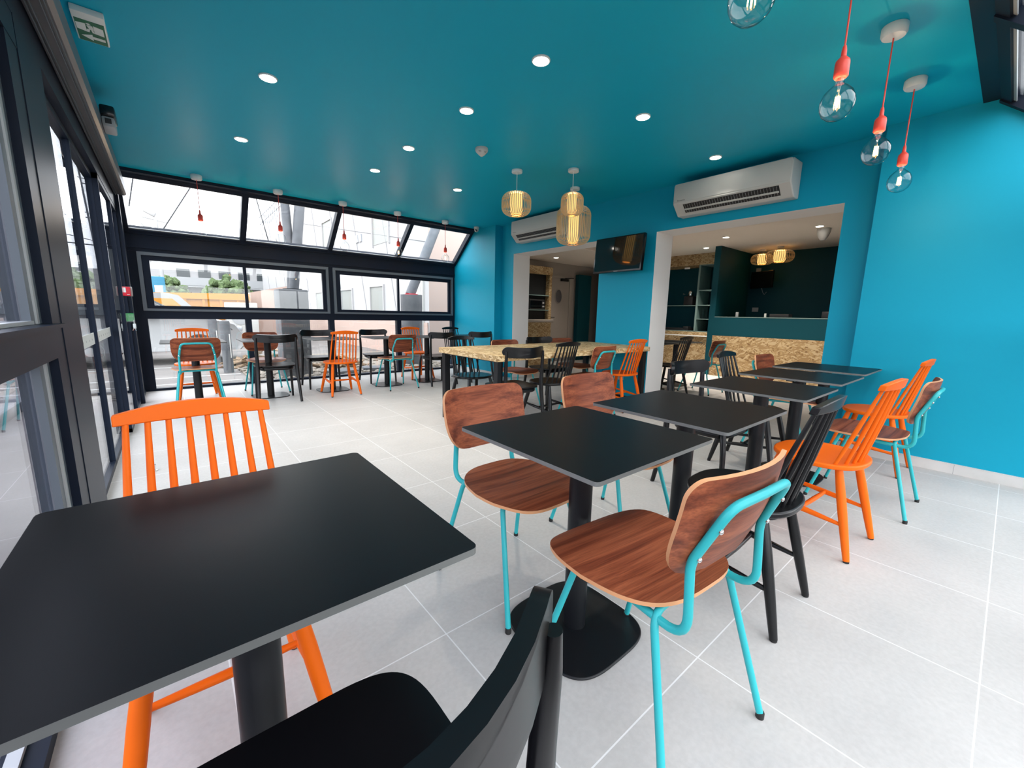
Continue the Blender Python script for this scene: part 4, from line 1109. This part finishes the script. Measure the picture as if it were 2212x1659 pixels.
# white car, nose towards +x
def make_car():
    t = proto('car')
    prof = [(-4.2, .35), (-4.25, .75), (-4.1, 1.0), (-3.7, 1.45), (-3.2, 1.56), (-2.2, 1.56), (-1.75, 1.45), (-1.15, 1.08), (-.6, 1.0), (-.15, .88), (0, .66), (.02, .42), (-.08, .30), (-4.1, .30)]
    n = len(prof)
    b = MB(); secs = []
    for (y, k, dz) in ((-.86, .93, -.05), (-.90, .98, 0), (-.82, 1, .0), (0, 1.0, .02), (.82, 1, 0), (.90, .98, 0), (.86, .93, -.05)):
        row = []
        for (x, z) in prof:
            yy = y
            if z > 1.03: yy = y * (1 - .22 * (z - 1.03) / .5)
            row.append(b.bm.verts.new(((x + 2.1) * k - 2.1, yy, z + (dz if z > .8 else 0))))
        secs.append(row)
    for A, B in zip(secs, secs[1:]):
        for j in range(n): b.bm.faces.new([A[j], A[(j + 1) % n], B[(j + 1) % n], B[j]])
    b.bm.faces.new(secs[0]); b.bm.faces.new(list(reversed(secs[-1])))
    b.build('body', 'carw', t, smooth=45)
    for sy in (-1, 1):
        b = MB(); off = lambda z: sy * (.87 * (1 - .22 * (z - 1.03) / .5) + .012)
        for poly in ([(-3.75, 1.06), (-3.5, 1.42), (-2.95, 1.46), (-2.95, 1.06)], [(-2.87, 1.06), (-2.87, 1.46), (-2.25, 1.46), (-1.45, 1.06)]):
            f = [b.bm.verts.new((x, off(z), z)) for x, z in poly]; g2 = [b.bm.verts.new((x, off(z) - sy * .03, z)) for x, z in poly]
            b.bm.faces.new(f); b.bm.faces.new(list(reversed(g2)))
            for j in range(4): b.bm.faces.new([f[j], f[(j + 1) % 4], g2[(j + 1) % 4], g2[j]])
        b.build('side_window', 'cargl', t, smooth=0)
        b = MB(); b.rbox(-1.75, -1.55, sy * 1.0 - .08, sy * 1.0 + .08, 1.02, 1.14, .03); b.build('wing_mirror', 'bezel', t)
        b = MB(); b.rbox(-.36, -.02, sy * .72 - .14, sy * .72 + .14, .70, .84, .05); b.build('headlight', 'lens', t)
        b = MB(); b.rbox(-.14, .0, sy * .68 - .12, sy * .68 + .12, .38, .56, .03); b.build('fog_light', 'lens', t)
        for x in (-3.35, -.85):
            b = MB(); m_ = Matrix.Translation((x, sy * .80, .33)) @ Matrix.Rotation(R(90), 4, 'X')
            b.lathe([(.20, -.105), (.30, -.105), (.33, -.08), (.33, .08), (.30, .105), (.20, .105)], n=32, mtx=m_); w = b.build('wheel', 'tyre', t)
            b = MB(); b.lathe([(.20, -.106), (.17, -.09), (.05, -.112), (.002, -.112)], n=20, cap=False, mtx=m_); b.lathe([(.20, .106), (.17, .09), (.05, .112), (.002, .112)], n=20, cap=False, mtx=m_); b.build('rim', 'greyp', w)
    b = MB(); b.rbox(-.02, .03, -.45, .45, .50, .62, .02); b.build('grille', 'slot', t)
    b = MB(); 
    P = [(-1.72, .66, 1.43), (-1.18, .74, 1.10), (-1.18, -.74, 1.10), (-1.72, -.66, 1.43)]
    f = [b.bm.verts.new((x + .03, y, z + .03)) for x, y, z in P]; b.bm.faces.new(f); g2 = [b.bm.verts.new((x, y, z)) for x, y, z in P]; b.bm.faces.new(list(reversed(g2)))
    for j in range(4): b.bm.faces.new([f[j], f[(j + 1) % 4], g2[(j + 1) % 4], g2[j]])
    b.build('windscreen', 'cargl', t, smooth=0)
    return t
CAR = make_car()
place(CAR, False, (-6.5, 8.3, GZ), 8, 'white car parked outside behind the left fixed window', 'car')
place(CAR, True, (1.32, 12.4, GZ), 0, 'white car parked outside behind the two grey posts', 'car')

# white flatbed cab behind the car and orange container
t = thing('truck', 'white truck cab parked behind the car outside the far window', 'truck', (-.1, 17, GZ))
b = MB(); b.prism([(-2.2, .5), (-2.2, 1.62), (.1, 1.66), (.35, 1.6), (.85, 1.05), (1.25, .9), (1.3, .5)], 'y', -.9, .9); b.build('cab', 'carw', t, smooth=30)
b = MB(); b.prism([(-.35, 1.06), (-.35, 1.5), (.2, 1.5), (.6, 1.06)], 'y', -.92, .92); b.prism([(-1.6, 1.06), (-1.6, 1.5), (-.6, 1.5), (-.6, 1.06)], 'y', -.92, .92); b.build('side_window', 'dump', t, smooth=0)
for x in (-1.5, .6):
    b = MB(); b.lathe([(.36, -.95), (.36, .95)], n=24, mtx=Matrix.Translation((x, 0, .36)) @ Matrix.Rotation(R(90), 4, 'X')); b.build('wheel', 'tyre', t)
t = thing('skip_container', 'long orange steel skip container standing behind the white vehicles', 'container', (1.0, 19.6, GZ))
b = MB(); b.prism([(-6.5, .0), (-6.5, 1.62), (1.42, 1.80), (1.3, .2), (1.0, .0)], 'y', -.9, 1.2); b.build('container_body', 'dump', t, smooth=0)
b = MB()
for k in range(15): b.box(-6.3 + k * .52, -6.22 + k * .52, -.96, -.9, .3, 1.55)
b.box(-6.5, 1.42, -.98, -.9, 1.55, 1.68); b.build('rib', 'dump', t, smooth=0)

# balcony building behind
t = thing('balcony_block', 'pale apartment building with balconies far behind the orange container', 'building', (-3, 36, GZ))
b = MB(); b.box(1.0, 9.2, 0, 8, 0, 4.6); b.box(-14, 1.0, 2, 10, 0, 3.6); b.build('wall', 'bldw', t, smooth=0)
for z0 in (1.1, 2.6):
    b = MB(); b.box(3.2, 9.2, -1.0, 0, z0, z0 + .12); b.box(3.2, 9.2, -1.02, -.98, z0 + .1, z0 + .62); b.build('balcony', 'greyp', t, smooth=0)
    for k in range(5):
        b = MB(); b.box(3.6 + k * 1.15, 4.3 + k * 1.15, -.03, 0, z0 + .3, z0 + 1.2); b.build('window', 'cargl', t, smooth=0)
b = MB(); b.box(.8, 9.4, -.5, 8.2, 4.6, 4.8); b.build('roof', 'concrete', t, smooth=0)
# house seen through the left window
t = thing('house', 'white house with tiled roof behind the tree outside the left window', 'building', (-16, 26, GZ), 12)
b = MB(); b.box(-6, 4, 0, 8, 0, 5.2); b.build('wall', 'bldw', t, smooth=0)
b = MB(); b.prism([(-.5, 5.2), (4, 6.4), (8.5, 5.2)], 'x', -6.4, 4.4); b.build('roof', 'concrete', t, smooth=0)
for (x, z) in ((2.2, 3.4), (-1, 3.4), (-4, 3.4)):
    b = MB(); b.box(x, x + .8, -.03, 0, z, z + 1.0); b.build('window', 'cargl', t, smooth=0)

def tree(x, y, hh, rr, label, n=260, seed=1, trunk=.1):
    random.seed(seed)
    t = thing('tree', label, 'tree', (x, y, GZ))
    b = MB(); b.tube([(0, 0, 0), (.05, 0, hh * .45), (0, .05, hh * .75)], [trunk, trunk * .7, trunk * .3], 8); b.build('trunk', 'bark', t)
    b = MB()
    for i in range(n):
        a = random.random() * 6.283; u = random.uniform(-1, 1); r3 = random.random() ** .4
        p = Vector((rr * r3 * math.cos(a) * math.sqrt(1 - u * u), rr * r3 * math.sin(a) * math.sqrt(1 - u * u), hh * .62 + hh * .38 * r3 * u))
        q = bmesh.new(); bmesh.ops.create_icosphere(q, subdivisions=1, radius=rr * random.uniform(.10, .2))
        for v in q.verts: v.co *= random.uniform(.7, 1.3)
        b.merge(q, 0, Matrix.Translation(p))
    b.build('foliage', 'leaf', t, smooth=0); return t
tree(-.1, 29, 2.8, 1.2, 'bushy green tree left of the balcony building', seed=1)
tree(2.75, 29, 3.0, 1.25, 'round green tree before the balconies', seed=2)
tree(3.9, 26, 2.1, .65, 'small dark green shrub beside the white building', seed=3)
tree(-9.0, 17.5, 4.2, 1.6, 'tall green tree before the white house outside the left window', seed=4, n=340)
tree(-3.6, 24, 2.4, 1.3, 'low wide hedge tree outside behind the sliding door', seed=5)
# street floodlight mast
t = thing('floodlight_mast', 'tall grey mast with floodlights against the sky', 'street light', (-.10, 24, GZ))
b = MB(); b.tube([(0, 0, 0), (0, 0, 5.15)], .07, 10); b.build('pole', 'greyp', t)
b = MB(); b.tube([(-.42, 0, 4.98), (.40, 0, 4.84)], .035, 8); b.build('cross_arm', 'greyp', t)
for (x, z, a) in ((-.36, 4.70, 60), (.28, 4.60, 8), (-.16, 5.22, 30)):
    b = MB(); b.rbox(-.20, .20, -.1, .1, -.12, .12, .03, mtx=Matrix.Translation((x, 0, z)) @ Matrix.Rotation(R(a), 4, 'Y')); b.build('floodlight', 'greyp', t)
t = thing('power_pylon', 'thin lattice arms of a power mast at the left of the sky', 'pylon', (-2.6, 30, GZ))
b = MB()
for z in (7.2, 5.6, 4.3): b.tube([(-1.6, 0, z), (1.2, 0, z - .1)], .03, 5); b.tube([(-1.6, 0, z + .5), (1.2, 0, z - .1)], .02, 5); b.tube([(1.2, 0, z - .1), (1.2, 0, z - .6)], .04, 5)
b.tube([(-.8, 0, 0), (-.4, 0, 8)], .04, 5); b.tube([(.2, 0, 0), (-.2, 0, 8)], .04, 5); b.build('lattice', 'galv', t)
# blue cabin, small objects
t = thing('site_cabin', 'small blue site cabin left of the trees', 'cabin', (-.32, 22.5, GZ))
b = MB(); b.rbox(-.29, .29, -.4, .4, 0, 2.45, .04); b.build('cabin_shell', 'blue', t)
b = MB(); b.box(-.05, .2, -.415, -.40, 1.6, 2.1); b.build('notice', 'signw', t, smooth=0)
t = thing('outdoor_unit', 'white outdoor cooling unit beside the orange container', 'cooling unit', (1.95, 17.5, GZ))
b = MB(); b.rbox(-.45, .5, -.2, .2, .3, 1.45, .03); b.build('case', 'plastic', t)
b = MB(); b.lathe([(.26, 0), (.26, .02)], n=24, mtx=Matrix.Translation((-.05, -.2, .95)) @ Matrix.Rotation(R(90), 4, 'X')); b.build('fan_grille', 'greyp', t)
t = thing('garden_wall', 'salmon garden wall stub beside the white building', 'wall', (3.35, 20.2, GZ))
b = MB(); b.prism([(-.75, 0), (-.75, 1.9), (.9, 2.3), (.9, 0)], 'y', 0, .3); b.build('wall_body', 'pink', t, smooth=0)
# pile of broken boards
random.seed(11)
for i, (x, y, rr) in enumerate(((1.55, 10.6, .75), (2.9, 9.6, .5))):
    b = MB()
    for k in range(90):
        a = random.random() * 6.28; d = random.random() ** .5 * rr; hh = (1 - d / rr) * .5 * (rr / .75)
        m_ = Matrix.Translation((x + d * math.cos(a), y + d * math.sin(a), GZ + .02 + hh * random.random())) @ Matrix.Rotation(random.random() * 3.1, 4, 'Z') @ Matrix.Rotation(random.uniform(-.5, .5), 4, 'X') @ Matrix.Rotation(random.uniform(-.4, .4), 4, 'Y')
        l = random.uniform(.08, .3); b.box(-l, l, -.04, .04, -.012, .012, mtx=m_)
    tag(b.build('rubble_pile', 'rubble', smooth=0), ('larger heap of broken boards outside behind the square plinth', 'smaller heap of broken boards between the two plinths')[i], 'rubble', kind='stuff')
# pavers
for i, (x, y, a, lab) in enumerate(((2.55, 8.35, 20, 'flat grey slab on the gravel, left of two'), (3.3, 8.5, -15, 'flat grey slab on the gravel, right of two'))):
    t = thing('paving_slab', lab, 'slab', (x, y, GZ + .03), a)
    b = MB(); b.rbox(-.28, .28, -.2, .2, 0, .06, .006); b.build('slab_body', 'concrete', t)

# ------------------------------------------------------------------ light
w = bpy.data.worlds.new('sky'); SC.world = w; w.use_nodes = True
nt = w.node_tree; bg = nt.nodes['Background']
tc = nt.nodes.new('ShaderNodeTexCoord'); sp = nt.nodes.new('ShaderNodeSeparateXYZ')
nz = nt.nodes.new('ShaderNodeTexNoise'); nz.inputs['Scale'].default_value = 2.2; nz.inputs['Detail'].default_value = 5
nt.links.new(tc.outputs['Generated'], sp.inputs[0]); nt.links.new(tc.outputs['Generated'], nz.inputs['Vector'])
mr = nt.nodes.new('ShaderNodeMapRange'); mr.inputs[1].default_value = -.1; mr.inputs[2].default_value = 1.0
nt.links.new(sp.outputs['Z'], mr.inputs[0])
rp = ramp(nt, mr.outputs[0], [(0, (.84, .84, .85)), (.25, (.95, .96, 1.0)), (1, (.94, .96, 1.02))])
r2 = ramp(nt, nz.outputs['Fac'], [(.3, (.92, .94, .98)), (.7, (1.06, 1.05, 1.03))])
mm = nt.nodes.new('ShaderNodeMixRGB'); mm.blend_type = 'MULTIPLY'; mm.inputs['Fac'].default_value = 1
nt.links.new(rp.outputs[0], mm.inputs[1]); nt.links.new(r2.outputs[0], mm.inputs[2]); nt.links.new(mm.outputs[0], bg.inputs['Color'])
bg.inputs['Strength'].default_value = 1.85

SC.view_settings.view_transform = 'Standard'; SC.view_settings.look = 'None'; SC.view_settings.gamma = 1
SC.view_settings.use_curve_mapping = False
SC.view_settings.exposure = 1.66
SC.cycles.use_denoising = True
SC.cycles.max_bounces = 10; SC.cycles.diffuse_bounces = 6; SC.cycles.glossy_bounces = 4; SC.cycles.transparent_max_bounces = 24
SC.cycles.sample_clamp_indirect = 4; SC.cycles.caustics_reflective = False; SC.cycles.caustics_refractive = False
